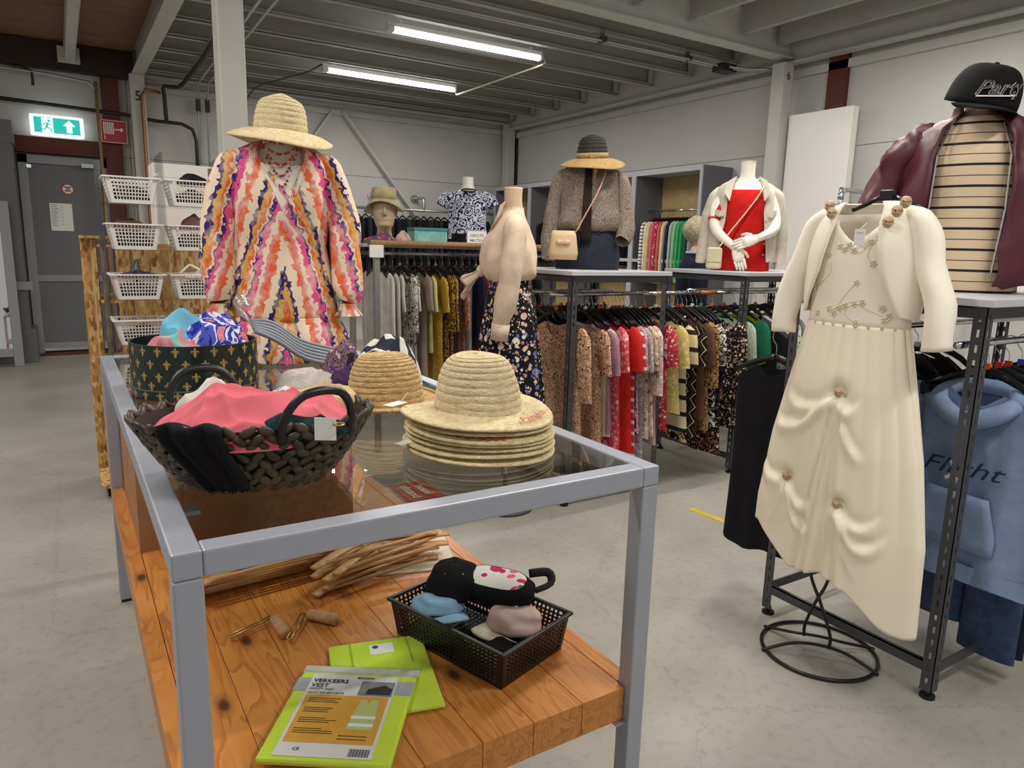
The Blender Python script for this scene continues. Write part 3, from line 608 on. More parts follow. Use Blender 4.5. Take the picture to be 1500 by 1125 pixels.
# ---------------------------------------------------------------- left: OSB shelf and basket tower
ob = thing('osb_shelf', 'rough chipboard shelving unit behind the white plastic baskets', 'shelf')
for x in (.12, .27): B('side_panel', MAT['osb'], ob, x-.012 if x < .2 else x, x+.075, 4.72 if x > .2 else 5.1, 4.74 if x > .2 else 5.13, .1, 1.545)
B('side_panel', MAT['osb'], ob, .16, .178, 4.76, 5.3, .1, 1.54); B('back_panel', MAT['osb'], ob, .35, .62, 4.70, 4.718, .1, 1.50); B('back_panel', MAT['osb'], ob, .627, .93, 4.70, 4.718, .1, 1.50)
for z in (.3, .75, 1.18, 1.5): B('shelf', MAT['osb'], ob, .18, .93, 4.74, 5.3, z, z+.018)
for z in (.1, 1.545): B('cross_panel', MAT['osb'], ob, .108, .35, 4.70, 5.3, z-.02 if z < 1 else z, z if z < 1 else z+.016)
B('foot', MAT['blackmatte'], ob, .14, .9, 4.8, 5.2, 0, .08)
bt = thing('basket_tower', 'clear acrylic tiered rack holding eight white baskets', 'shelf')
BX = (.335, .62); BZ = (1.73, 1.50, 1.245, 1.01); BY = 4.28
for x in (.19, .478, .765): MB().box(x-.004, x+.004, 4.14, 4.48, .02, 1.99).build('side_sheet', MAT['acrylic'], bt)
B('back_post', MAT['frame_dark'], bt, .186, .215, 4.46, 4.49, 0, 1.95); B('back_post', MAT['frame_dark'], bt, .75, .78, 4.46, 4.49, 0, 1.95)
for z in BZ:
    for x0, x1 in ((.194, .474), (.482, .761)): B('tray', MAT['acrylic'], bt, x0, x1, 4.15, 4.46, z-.012, z-.006)
for z in (.75, .5, .25): B('tray', MAT['acrylic'], bt, .194, .761, 4.15, 4.46, z-.012, z-.006)
def lattice(mb, q, nx, ny, mx, my0, my1, t, bw, nrm):
    # q = corners bl, br, tr, tl ; holes nx by ny inside the margins; every bar is a slim box
    q = [Vector(p) for p in q]; nrm = Vector(nrm)
    P = lambda u, v: (q[0]*(1-u)+q[1]*u)*(1-v)+(q[3]*(1-u)+q[2]*u)*v
    def quad(u0, u1, v0, v1):
        vs = [P(u0, v0), P(u1, v0), P(u1, v1), P(u0, v1)]; vs += [v-nrm*t for v in vs]
        mb.add(vs, [(0, 1, 2, 3), (7, 6, 5, 4), (0, 4, 5, 1), (1, 5, 6, 2), (2, 6, 7, 3), (3, 7, 4, 0)])
    quad(0, mx, 0, 1); quad(1-mx, 1, 0, 1); quad(mx, 1-mx, 0, my0); quad(mx, 1-mx, 1-my1, 1)
    cu = (1-2*mx)/nx; cv = (1-my0-my1)/ny
    for i in range(1, nx): u = mx+cu*i; quad(u-cu*bw/2, u+cu*bw/2, my0, 1-my1)
    for j in range(1, ny): v = my0+cv*j; quad(mx, 1-mx, v-cv*bw/2, v+cv*bw/2)
def basket_parts(root, wt, wb_, dt, db, h, mat, nx, ny, ny2, mx=.1, my0=.14, my1=.06, bw=.42, t=.003, rim=.011):
    c = lambda w2, d2, z: [(-w2/2, -d2/2, z), (w2/2, -d2/2, z), (w2/2, d2/2, z), (-w2/2, d2/2, z)]
    lo = c(wb_, db, 0); hi = c(wt, dt, h); nr = ((0, -1, 0), (1, 0, 0), (0, 1, 0), (-1, 0, 0))
    for k in range(4):
        mb = MB(); lattice(mb, (lo[k], lo[(k+1) % 4], hi[(k+1) % 4], hi[k]), nx if k % 2 == 0 else ny2, ny, mx, my0, my1, t, bw, nr[k]); mb.build('side_wall', mat, root)
    B('bottom', mat, root, -wb_/2, wb_/2, -db/2, db/2, 0, .003)
    mb = MB(); r2 = rim
    for a in ((-wt/2-r2, wt/2+r2, -dt/2-r2, -dt/2+.002), (-wt/2-r2, wt/2+r2, dt/2-.002, dt/2+r2), (-wt/2-r2, -wt/2+.002, -dt/2, dt/2), (wt/2-.002, wt/2+r2, -dt/2, dt/2)): mb.box(a[0], a[1], a[2], a[3], h-.008, h)
    mb.build('rim', mat, root, bevel=.002)
bl_ = ['on the top tier next to fire door', 'on the top tier behind the bright dress sleeve', 'on the second tier next to fire door', 'on the second tier holding knitwear', 'on the third tier with colourful straps', 'on the third tier with white straps', 'on the lowest tier behind the hat box, door side', 'on the lowest tier behind the hat box, dress side']
first = None; k = 0
for z in BZ:
    for x in BX:
        if first is None:
            first = thing('storage_basket', '', 'basket', (x, BY, z-.005)); basket_parts(first, .245, .19, .24, .19, .13, MAT['white'], 12, 6, 10, bw=.30); b = first
        else: b = copy_tree(first); b.location = (x, BY, z-.005)
        b['label'] = 'white perforated plastic basket '+bl_[k]; b['group'] = 'white baskets in acrylic tower'; k += 1
# ---------------------------------------------------------------- hangers and hanging garments
CLIP = {'orange': '#e0652a', 'red': '#c5342c', 'white': '#e8e6df', 'blue': '#2c56b0', 'green': '#3f8f4d', 'plain': None}
_hp = {}
def hanger(loc, rz, clip, where, group, mat='black', w_=.40):
    key = (clip, mat, w_)
    if key not in _hp:
        h = thing('clothes_hanger', '', 'hanger')
        pts = [(0, 0, -.10), (0, 0, -.052), (.012, 0, -.034), (.022, 0, -.018), (.0215, 0, .004), (.012, 0, .015), (0, 0, .0165), (-.012, 0, .012), (-.018, 0, .002)]
        # the wire curls over the rail, so turn it into the plane square to the rail
        MB().tube(smooth_path(pts, 2), .0018, 5).build('hook', MAT['chrome'], h, smooth=True)
        mb = MB()
        for s in (-1, 1): mb.tube(smooth_path([(0, 0, -.10), (s*.05, 0, -.112), (s*.12, 0, -.14), (s*w_/2, 0, -.182)], 2), [.017, .016, .014, .011], 6, flat=(0, 1, 0), sq=.42)
        mb.build('arms', MAT[mat], h, smooth=True)
        if CLIP[clip]: B('size_clip', plain('clip_'+clip, CLIP[clip], .4), h, -.011, .011, -.006, .006, -.095, -.075)
        _hp[key] = h
    else: h = copy_tree(_hp[key])
    h.location = loc; h.rotation_euler = (0, 0, rz)
    nm = {'black': 'black plastic', 'hangwood': 'light wooden', 'white': 'white plastic'}[mat]
    h['label'] = f'{nm} hanger '+(f'with {clip} size clip ' if CLIP[clip] else 'without size clip ')+where
    h['group'] = f'{nm} hangers {clip} {group}'
    return h
def cloth_noise(mb, amp, sc, i0=0, seed=0):
    def f(v):
        q = Vector((v.x*sc+seed, v.y*sc, v.z*sc*.55)); return v+noise.noise_vector(q)*amp
    return mb.map(f, i0)
def garment(name, label, cat, mat, loc, rz, L=.66, W=.42, th=.015, sleeve='short', flare=.12, zs=-.128, neck=.09, group=None, seed=0, collar=None, mat2=None, fold=1.0):
    g = thing(name, label, cat, loc, rz, group); ph = seed*1.7
    def top(u, fr):
        a = abs(u)
        if a < .30: return zs-(neck if fr else .025)*sqrt(max(0, 1-(a/.30)**2))
        return zs-.078*(a-.30)/.70
    def surf(s):
        def f(u, v):
            U = u*2-1; w2 = W/2*(1-.05*sin(pi*v)+flare*v); z0 = top(U, s > 0); zb = zs-L-.012*sin(U*4+ph); z = z0+(zb-z0)*v
            y = s*th*sqrt(max(0, 1-abs(U)**3))*(.75+.45*v)+fold*.010*v*sin(U*9+ph)*(1-abs(U)**4)
            return Vector((U*w2, y, z))
        return f
    mb = MB().grid(surf(1), 17, 9).grid(surf(-1), 17, 9); mb.build('body', mat, g, smooth=True)
    if sleeve in ('short', 'long', 'three'):
        ls = {'short': .22, 'three': .38, 'long': .56}[sleeve]
        for s in (-1, 1):
            x = s*W/2; p = [(x*.86, 0, zs-.055), (x*1.03, 0, zs-.10), (x*1.13, .004, zs-.10-ls*.4), (x*1.2, -.004, zs-.08-ls)]
            mb = MB().tube(smooth_path(p, 3), [.045, .075, .07, .062 if sleeve != 'long' else .048], 10, caps=False, flat=(0, 1, 0), sq=th/.075)
            mb.build('sleeve', mat2 or mat, g, smooth=True)
    if collar:
        mb = MB()
        for s in (-1, 1): mb.poly([(0, th+.004, zs-.05), (s*.066, th*.6, zs+.012), (s*.10, th*.7, zs-.02), (s*.05, th+.008, zs-.085)], (0, .003, 0))
        mb.build('collar', collar, g)
    return g
R90 = pi/2
Cl = cloth
P = pattern
paisley = P('paisley', ['#241a16', '#d8a284', '#e6c8ae', '#8e5a38', '#c79a72', '#2c211c'], .6); leop = P('leopard', ['#1b1712', '#c79b5a', '#2a2018', '#b88844'], .8)
coralfl = P('floral', ['#d9525c', '#f1dcd6', '#e89a98'], .8); ikat = P('ikat', ['#17130f', '#d8c49a', '#6b5438'], 1); blossom = P('floral', ['#1c1713', '#e2caa2', '#b98a80', '#7b6a4a', '#efe3cf'], 1.2)
marble = P('marble', ['#5b5660', '#b9aeb0', '#8e8792', '#d8cfca'], 1.0); navyfl = P('floral', ['#272238', '#8a6f95', '#c9b4c0', '#54406c'], 1.0); speck = P('leopard', ['#7b2f3c', '#e6cfc6', '#a5525c', '#efdfd8'], 1.5)
beigefl = P('floral', ['#c9b39a', '#8c6a5c', '#e7d9c5', '#6d5a4a'], 1.0); pinkfl = P('floral', ['#d7b6ae', '#b8858a', '#efdcd2', '#8d7a80'], .8); redfl = P('floral', ['#c63d4c', '#e9b0a8', '#8c1f30', '#f2ded2'], 1.0)
yel = P('marble', ['#b3a64f', '#d2c77a', '#c9bd60', '#e5dfa6'], 1.2); bwleaf = P('abstract', ['#14120f', '#e3ded2', '#15130f', '#8b8577'], .9); purbl = P('floral', ['#1b151a', '#70485c', '#cbb6bd'], 1.1)
redstripe = P('stripes', ['#c4474f', '#ece0da'], 14); mauvedot = P('dots', ['#a2727e', '#d9bcc2'], 2.2); zebr = P('leopard', ['#17120c', '#c79a30', '#1b150e', '#8d6c22'], .6)
rowA = [  # label stem, material, length, width, sleeve
    ('tan paisley blouse beside the slotted post', 'blouse', paisley, .74, .44, 'three'), ('second tan paisley blouse with tie neck', 'blouse', paisley, .76, .44, 'short'), ('sheer cream top with lace edge', 'top', Cl('#c9b9a6'), .60, .40, 'short'),
    ('mauve dotted top with white tag', 'top', mauvedot, .56, .40, 'short'), ('thin dusty mauve blouse', 'blouse', Cl('#a98590'), .54, .42, 'short'), ('coral shirt with white blossoms', 'shirt', coralfl, .74, .42, 'short'),
    ('plain coral pink top', 'top', Cl('#d2505c'), .66, .40, 'short'), ('bright red polo shirt with orange collar', 'shirt', Cl('#cf2d27'), .72, .42, 'short'), ('red and white striped top', 'top', redstripe, .76, .42, 'short'),
    ('navy and purple floral blouse', 'blouse', navyfl, .62, .40, 'short'), ('rose speckled blouse with ruffled cuff', 'blouse', speck, .60, .42, 'short'), ('grey marbled long blouse', 'blouse', marble, .78, .42, 'short'), ('beige flowered blouse', 'blouse', beigefl, .66, .42, 'short'),
    ('pale pink flowered blouse', 'blouse', pinkfl, .64, .42, 'three'), ('long pale pink knit top', 'top', Cl('#d6aca6'), .68, .42, 'none')]
rowAB = [('red and pink flowered blouse', 'blouse', redfl, .62, .40, 'short'), ('mottled yellow green top with banded cuff', 'top', yel, .52, .42, 'short'), ('cream and black striped top', 'top', P('stripes', ['#d8c8a4', '#2b251c'], 9), .64, .40, 'short'),
    ('tan and black bamboo print top', 'top', P('abstract', ['#14110d', '#c9ae7c', '#14110d', '#c9ae7c'], .6), .70, .40, 'none'), ('black and tan zigzag blouse', 'blouse', ikat, .70, .42, 'short'), ('plain brown top', 'top', Cl('#6a4a3a'), .6, .40, 'short'),
    ('leopard print blouse', 'blouse', leop, .66, .42, 'three'), ('black blouse with white leaves', 'blouse', bwleaf, .62, .42, 'short'), ('dark purple flowered blouse', 'blouse', purbl, .66, .42, 'three'), ('black dress with small pink flowers', 'dress', P('floral', ['#16120f', '#a44a55', '#e1c9b8'], 1.8), .84, .42, 'none'), ('black blouse with cream blossoms', 'blouse', blossom, .66, .44, 'three')]
rowB = [('pale sage lace top', 'top', P('leopard', ['#8fa08c', '#c4cdb8', '#a9b79f'], 1.5), .58, .42, 'short'), ('deep green lace top', 'top', Cl('#1f6a4b'), .6, .42, 'short'), ('lime yellow top', 'top', Cl('#b7bf3a'), .5, .38, 'none'), ('black pleated top', 'top', Cl('#17171a'), .6, .40, 'short'), ('white and green leafy blouse', 'blouse', P('floral', ['#cfd4c4', '#3f6a45', '#7f9a74'], 1), .62, .42, 'short'), ('grey flecked top', 'top', Cl('#77787a'), .6, .40, 'short')]
clips = ['orange', 'red', 'plain', 'white', 'orange', 'green', 'red', 'plain', 'orange', 'blue', 'white']
def hang_row(row, x0, x1, y, z, where, hg, L0=0, along='x', wscale=1, hw=.40, hm='black', gaps=None, drop=0):
    n = len(row); cum = [0]
    for g in (gaps or [0]+[1]*(n-1))[1:]: cum.append(cum[-1]+g)
    for i, (lb, cat, m, L, W, sl) in enumerate(row):
        t = cum[i]/max(1e-6, cum[-1]); rz = R90+random.uniform(-.13, .10)
        pos = (x0+(x1-x0)*t, y, z) if along == 'x' else (x0, y[0]+(y[1]-y[0])*t, z)
        if along == 'y': rz = pi+random.uniform(-.07, .07)
        garment(cat if cat != 'top' else 'knit_top', lb+' '+where, cat, m, pos, rz, L+L0, W*wscale, sleeve=sl, seed=i, zs=-.128-drop-random.uniform(0, .02), th=.013, flare=.12+.10*(drop > 0), group=None)
        hanger((pos[0], pos[1], pos[2]), rz, clips[(i*3+n) % len(clips)], 'on the rail of '+where.split(' on ')[-1].replace('the ', '').strip() if False else where, hg, hm, hw)
hang_row(rowA, 2.56, 3.205, 3.57, 1.279, 'on the middle rack under black hat mannequin', 'rack under black hat', .10, wscale=1.13, drop=.03, gaps=[0, .22, .04, .03, .035, .06, .03, .05, .05, .03, .035, .04, .03, .035, .05])
hang_row(rowAB, 3.285, 3.93, 3.57, 1.279, 'on the rail bridging both middle racks', 'bridging rail', .10, wscale=1.13, drop=.03, gaps=[0, .07, .05, .03, .06, .03, .03, .04, .03, .03, .08])
hang_row(rowB, 4.05, 4.62, 3.57, 1.279, 'on the rack under red top mannequin', 'rack under red top', .08, wscale=1.1, drop=.02)
# garments on the wooden-rod rack
gw = '#b9b4aa'
rowC = [('long white grey linen coat', 'coat', Cl('#c9c5bc'), .92, .46, 'long'), ('pale grey linen jacket', 'jacket', Cl('#bdb8ae'), .80, .44, 'long'), ('off-white linen jacket', 'jacket', Cl('#cbc7bf'), .62, .44, 'short'), ('white and grey printed blouse', 'blouse', P('abstract', ['#4c4c4e', '#d8d5ce', '#8e8d8b'], .9), .82, .42, 'three'),
    ('white top with black leaves', 'top', P('abstract', ['#35332f', '#cfcbc2', '#cfcbc2'], .7), .8, .40, 'short'), ('taupe cardigan', 'cardigan', Cl('#9b8d7c'), .85, .40, 'short'), ('pale yellow top', 'top', Cl('#cfc98e'), .62, .42, 'short'), ('mustard dress with cream dots', 'dress', P('dots', ['#b08a22', '#e6d9a8'], 1.4), .9, .44, 'short'),
    ('black and gold zebra dress', 'dress', zebr, .86, .42, 'three'), ('gold leopard dress', 'dress', leop, .8, .42, 'three'), ('brown plain dress', 'dress', Cl('#6a5546'), .88, .38, 'none'), ('red patterned tunic', 'tunic', P('leopard', ['#7a2024', '#c8a58c', '#9c3a38'], 1), .64, .40, 'three'), ('light blue grey dress', 'dress', Cl('#b5bac2'), .9, .38, 'none'), ('navy tunic', 'tunic', Cl('#20263f'), .6, .40, 'short'),
    ('coral red tunic', 'tunic', Cl('#c24a4c'), .72, .40, 'three'), ('pink and cream striped tunic', 'tunic', P('stripes', ['#b9605c', '#e3cdb8'], 24), .76, .42, 'long'), ('burgundy patterned dress', 'dress', P('leopard', ['#3f1620', '#8c4750', '#5c2430'], 1.2), .86, .42, 'three'), ('teal tunic', 'tunic', Cl('#2f8c96'), .56, .42, 'three'),
    ('black and white zigzag dress', 'dress', P('ikat', ['#16161a', '#d8d4cc', '#3a3a3e'], .8), .8, .42, 'none'), ('olive tunic', 'tunic', Cl('#55523a'), .6, .40, 'short'), ('black tunic', 'tunic', Cl('#17171b'), .66, .40, 'short'), ('dark blue flowered dress', 'dress', P('floral', ['#161a2c', '#5a6a9c', '#a9a9b4'], 1), .8, .40, 'none'), ('charcoal tunic', 'tunic', Cl('#2e2e33'), .66, .40, 'short')]
hang_row(rowC, 2.06, 3.42, 5.24, 1.49, 'on the rack with wooden rod', 'wooden rod rack', along='x')
# first cabinet
row1 = [('grey bomber jacket', 'jacket', Cl('#8f918f'), .72, .46, 'long'), ('dark green cardigan', 'cardigan', Cl('#2f5a40'), .7, .44, 'long'), ('emerald cardigan', 'cardigan', Cl('#2f9a5a'), .76, .44, 'long'), ('bright green blouse', 'blouse', Cl('#3aa868'), .74, .44, 'long'), ('light green blouse', 'blouse', Cl('#8fbf94'), .78, .44, 'long'), ('pale blue grey blouse', 'blouse', Cl('#a9b2b4'), .7, .44, 'long'), ('navy jacket', 'jacket', Cl('#232838'), .7, .42, 'long'), ('cream blouse', 'blouse', Cl('#d9c9ae'), .74, .44, 'long'), ('terracotta blouse', 'blouse', Cl('#c4684c'), .78, .44, 'long'), ('red flowered blouse', 'blouse', redfl, .72, .44, 'long'), ('pink blouse', 'blouse', Cl('#cf6a86'), .62, .44, 'long'), ('pale yellow blouse', 'blouse', Cl('#d9c58a'), .76, .44, 'long'), ('ivory blouse', 'blouse', Cl('#dcd5c8'), .8, .44, 'long'), ('black and white striped jumper', 'jumper', P('stripes', ['#e2dfd8', '#1b1b1f'], 22), .76, .44, 'long')]
hang_row(row1, 6.68, None, (6.26, 7.1), 2.08, 'in the grey cabinet nearest white board', 'first cabinet', along='y') if False else None
for i, (lb, cat, m, L, W, sl) in enumerate(row1):
    pos = (6.68, 6.26+i*.066, 2.08); garment(cat, lb+' in the grey cabinet nearest white board', cat, m, pos, pi+random.uniform(-.05, .05), L, W*.92, sleeve=sl, seed=i, th=.02)
    hanger(pos, pi, 'plain', 'in the grey cabinet nearest white board', 'first cabinet')
for (y0, y1) in cabs[1:]:
    for i in range(9):
        pos = (6.68, y0+.14+i*(y1-y0-.28)/8, 2.08)
        garment('trousers' if False else 'black_blouse', 'black garment hanging in a grey cabinet behind black hat mannequin', 'garment', Cl('#141417'), pos, pi, .6, .4, sleeve='none', th=.03, seed=i, group='black garments in cabinets')
        hanger(pos, pi, 'plain', 'holding black garments in the grey cabinets', 'black cabinets')
for i in range(26):
    x = 3.1+i*.125; g_ = ['#141418', '#1e2420', '#17171c', '#22222a', '#101014'][i % 5]
    garment('black_jacket', 'dark garment hanging on far wall pipe rail', 'garment', Cl(g_), (x, 10.92, 2.12), R90+random.uniform(-.2, .2), .95, .38, sleeve='long', th=.04, seed=i, group='dark garments on far wall')
    hanger((x, 10.92, 2.12), R90, 'plain', 'on the far wall pipe rail', 'far wall')
for i, (lb, c_) in enumerate((('orange yellow cardigan', '#d08a20'), ('purple cardigan', '#3f2d7c'), ('cream shawl', '#d6cba8'), ('coral red scarf top', '#c4493c'))):
    garment('cardigan', lb+' hanging behind the bright dress sleeve', 'cardigan', Cl(c_), (1.95-.11*i, 6.3, 1.98), R90*.8, .7, .36, sleeve='none', th=.02, seed=i)
    hanger((1.95-.11*i, 6.3, 1.98), R90*.8, 'plain', 'behind the bright dress sleeve', 'stand behind dress')
st_ = thing('pipe_stand', 'galvanised pipe stand with elbow behind the bright dress sleeve', 'clothes rack')
MB().tube(smooth_path([(1.40, 6.3, 0), (1.40, 6.3, 1.9), (1.40, 6.3, 1.98), (1.50, 6.3, 1.98), (2.1, 6.3, 1.98)], 3), .022, 10).build('pipe', MAT['galv'], st_, smooth=True); MB().tube([(2.1, 6.3, 0), (2.1, 6.3, 2.08), (2.05, 6.3, 2.14), (1.98, 6.3, 2.14)], .022, 10).build('pipe', MAT['galv'], st_, smooth=True)
# back rails of the two middle racks (mostly seen as hooks through the front row)
for k in range(12):
    x = 2.6+k*.052; garment('black_blouse', 'dark garment on the back rail under black hat mannequin', 'garment', Cl(['#17171a', '#22201f', '#1c2027'][k % 3]), (x, 3.86, 1.279), R90, .6, .34, sleeve='none', th=.014, seed=k, group='back rail garments under black hat')
    hanger((x, 3.86, 1.279), R90, clips[k % 11], 'on the back rail under black hat mannequin', 'back rail black hat', w_=.32)
# rack on the right: hoodie, jeans, dark garments, black dress
ho = garment('hoodie', 'light blue hoodie with script lettering on the rack below burgundy jacket', 'hoodie', Cl('#8398bb'), (2.75, 1.21, 1.27), R90-.12, .70, .50, th=.05, sleeve='long', zs=-.165, neck=.06, flare=.06, fold=1.6)
hm = Cl('#8a9fc2')
MB().tube(smooth_path([(-.13, .03, -.20), (-.10, .075, -.235), (0, .09, -.275), (.10, .075, -.235), (.13, .03, -.20), (.08, -.04, -.17), (-.08, -.04, -.17), (-.13, .03, -.20)], 3), [.028, .034, .034, .034, .028, .03, .03, .028], 8).build('hood', hm, ho, smooth=True)
MB().grid(lambda u, v: Vector(((u-.5)*(.30-.12*max(0, v-.35)), .068+.006*sin(u*pi), -.74+.20*v)), 9, 7).build('pouch_pocket', hm, ho, smooth=True, solid=.006)
MB().loft([(0, 0, -.868, .255, .058), (0, 0, -.80, .262, .064)], 24).build('waistband', hm, ho, smooth=True)
dk = plain('navy_print', '#1d2b4c', .7)
text_mb('Flight', .105, .35).map(lambda v: Vector((-v.x*1.25, .080-.10*abs(v.x)**2, -.45+v.y*.8+v.x*.1))).build('script_print', dk, ho)
MB().bar((-.035, .078, -.44), (.045, .078, -.50), .012, .003, (0, 1, 0)).bar((-.005, .0785, -.50), (.03, .0785, -.43), .012, .003, (0, 1, 0)).build('white_emblem', MAT['white'], ho)
hanger((2.75, 1.21, 1.27), R90-.12, 'orange', 'holding the light blue hoodie', 'hoodie')
dn = plain('denim', '#37486b', .9, var=.3, vs=30, bmp=.3, bs=400)
for k, x in enumerate((2.83, 2.90)):
    je = thing('jeans', ('mid blue ripped denim jeans' if k == 0 else 'dark navy denim jeans')+' hanging behind the light blue hoodie', 'jeans', (x, 1.21, 1.27), R90)
    for s in (-1, 1): MB().loft([(s*.10, 0, -1.13+.04*s, .10, .025), (s*.10, 0, -.7, .10, .022), (s*.095, 0, -.3, .10, .02)], 14, cap1=True).build('leg', dn if k == 0 else Cl('#1c2438'), je, smooth=True)
    B('waistband', dn, je, -.19, .19, -.02, .02, -.31, -.26, bevel=.006); hanger((x, 1.21, 1.27), R90, 'red', 'holding denim jeans behind the hoodie', 'jeans')
rowR = [('dark teal printed top', 'top', P('floral', ['#10161c', '#2c6a78', '#4aa0ac'], 1), .62, .40, 'short'), ('black sweater', 'sweater', Cl('#121215'), .66, .42, 'long'), ('grey printed shirt', 'shirt', P('abstract', ['#2a2a2e', '#6c6c70', '#2a2a2e'], 1), .66, .42, 'short'), ('black jacket', 'jacket', Cl('#17171b'), .7, .42, 'long'), ('taupe shirt', 'shirt', Cl('#8d8578'), .66, .42, 'short'), ('dark red shirt', 'shirt', Cl('#6c2430'), .66, .42, 'short'), ('navy shirt', 'shirt', Cl('#1c2438'), .66, .42, 'short'), ('charcoal cardigan', 'cardigan', Cl('#303034'), .7, .42, 'long'), ('black shirt', 'shirt', Cl('#101013'), .68, .42, 'short')]
hang_row(rowR, 3.0, 3.75, 1.21, 1.27, 'behind the light blue hoodie', 'rack below burgundy jacket')
rowR2 = [('dark green leafy shirt', 'shirt', P('floral', ['#11181a', '#2d4a50', '#3a6a70'], .8), .62, .40, 'short'), ('black knit', 'sweater', Cl('#111114'), .66, .40, 'short'), ('slate knit', 'sweater', Cl('#35383f'), .66, .40, 'short'), ('ink blue knit', 'sweater', Cl('#181e30'), .66, .40, 'short'), ('dark brown knit', 'sweater', Cl('#2c221e'), .66, .40, 'short')]
hang_row(rowR2, 2.72, 3.3, 1.68, 1.27, 'on the back rail below burgundy jacket', 'back rail below burgundy jacket', wscale=.8, hw=.34)
bd = garment('black_dress', 'plain black sleeveless dress hanging at the end of rack by cream dress', 'dress', Cl('#151519'), (2.60, 1.86+.12, 1.215), R90+.1, .85, .36, th=.03, sleeve='none', neck=.05, flare=.05); hanger((2.60, 1.98, 1.215), R90+.1, 'plain', 'holding the plain black dress', 'black dress')
hk = tag(MB().bar((2.56, 1.87, 1.23), (2.70, 2.14, 1.29), .02, .02).build('slanted_arm', MAT['frame']), 'dark slanted steel hanging arm holding the plain black dress', 'arm')
# mid-air arm is bolted to the rack post
hk.location = (0, 0, -.02)
# ---------------------------------------------------------------- mannequins and their outfits
def shell(mb, rings, n, gap, fn=None):
    # open-fronted shell round the back; gap = list of half opening angles per ring (front is -Y)
    gap = lerp_list(list(gap), (len(rings)-1)*5+1); rings = densify(rings)
    vs = []; m = len(rings)
    for j, q in enumerate(rings):
        x, y, z, a, b = q[:5]; t0 = -pi/2+gap[j]; t1 = 3*pi/2-gap[j]
        for k in range(n):
            t = t0+(t1-t0)*k/(n-1); v = Vector((x+a*cos(t), y+b*sin(t), z))
            if fn: v = fn(v, t, j/(m-1))
            vs.append(v)
    return mb.add(vs, [(j*n+k, j*n+k+1, (j+1)*n+k+1, (j+1)*n+k) for j in range(m-1) for k in range(n-1)])
def at_ring(rings, z):
    for q, r in zip(rings[:-1], rings[1:]):
        if z <= r[2] or r is rings[-1]:
            f = (z-q[2])/(r[2]-q[2]); f = max(0, min(1, f)); return [q[i]+(r[i]-q[i])*f for i in range(5)]
def onsurf(rings, ang, z, k=1.0):
    x, y, _, a, b = at_ring(rings, z); return Vector((x+a*k*sin(ang), y-b*k*cos(ang), z))
def vloft(mb, rings, n, m, zt, zb, fn=None):
    # closed shell whose upper and lower edges follow zt(ang) and zb(ang); ang 0 is the front
    vs = []
    for j in range(m):
        for k in range(n):
            ang = -pi+2*pi*k/n; z = zb(ang)+(zt(ang)-zb(ang))*j/(m-1); v = onsurf(rings, ang, z); vs.append(fn(v, ang, j/(m-1)) if fn else v)
    return mb.add(vs, [(j*n+k, j*n+(k+1) % n, (j+1)*n+(k+1) % n, (j+1)*n+k) for j in range(m-1) for k in range(n)])
def folds(k, amp, ph=0, pw=1.0, slant=0, inv=False):
    def f(v, t, q):
        w_ = (1-q if inv else q)**pw
        d = 1+amp*w_*(sin(k*t+ph+slant*q)+.5*sin((k*1.7)//1*t+ph*2))
        return Vector((v.x*d, v.y*d, v.z))
    return f
def sleeve(mb, pts, rad, n=14, k=4, nz_amp=.006, seed=0, caps=False):
    i0 = len(mb.v); mb.tube(smooth_path(pts, k), rad, n, caps=caps); cloth_noise(mb, nz_amp, 16, i0, seed); return mb
def hand(mb, wrist, direc, palm_n, sc=1.0, side=1, curl=.5):
    # five-fingered hand: palm, four bent fingers of unequal length and an angled thumb
    d = Vector(direc).normalized(); n = Vector(palm_n); n = (n-d*n.dot(d)).normalized(); s = d.cross(n)*side; w0 = Vector(wrist)
    mb.tube([w0-d*.01*sc, w0+d*.03*sc, w0+d*.065*sc, w0+d*.092*sc], [.024*sc, .034*sc, .038*sc, .030*sc], 10, flat=tuple(n), sq=.5)
    for off, ln in ((-.027, .060), (-.009, .074), (.009, .080), (.027, .070)):
        p0 = w0+d*.080*sc+s*off*sc; p1 = p0+d*ln*.45*sc+n*.004*sc*curl; p2 = p1+(d*cos(.5*curl)+n*sin(.5*curl))*ln*.3*sc; p3 = p2+(d*cos(1.0*curl)+n*sin(1.0*curl))*ln*.25*sc
        mb.tube([p0, p1, p2, p3], [.0095*sc, .009*sc, .008*sc, .0055*sc], 7)
    q0 = w0+d*.028*sc+s*.030*sc; q1 = q0+(d*.7+s*.6+n*.3).normalized()*.035*sc; q2 = q1+(d*.93+s*.2+n*.25).normalized()*.032*sc
    mb.tube([q0, q1, q2], [.013*sc, .0105*sc, .007*sc], 7)
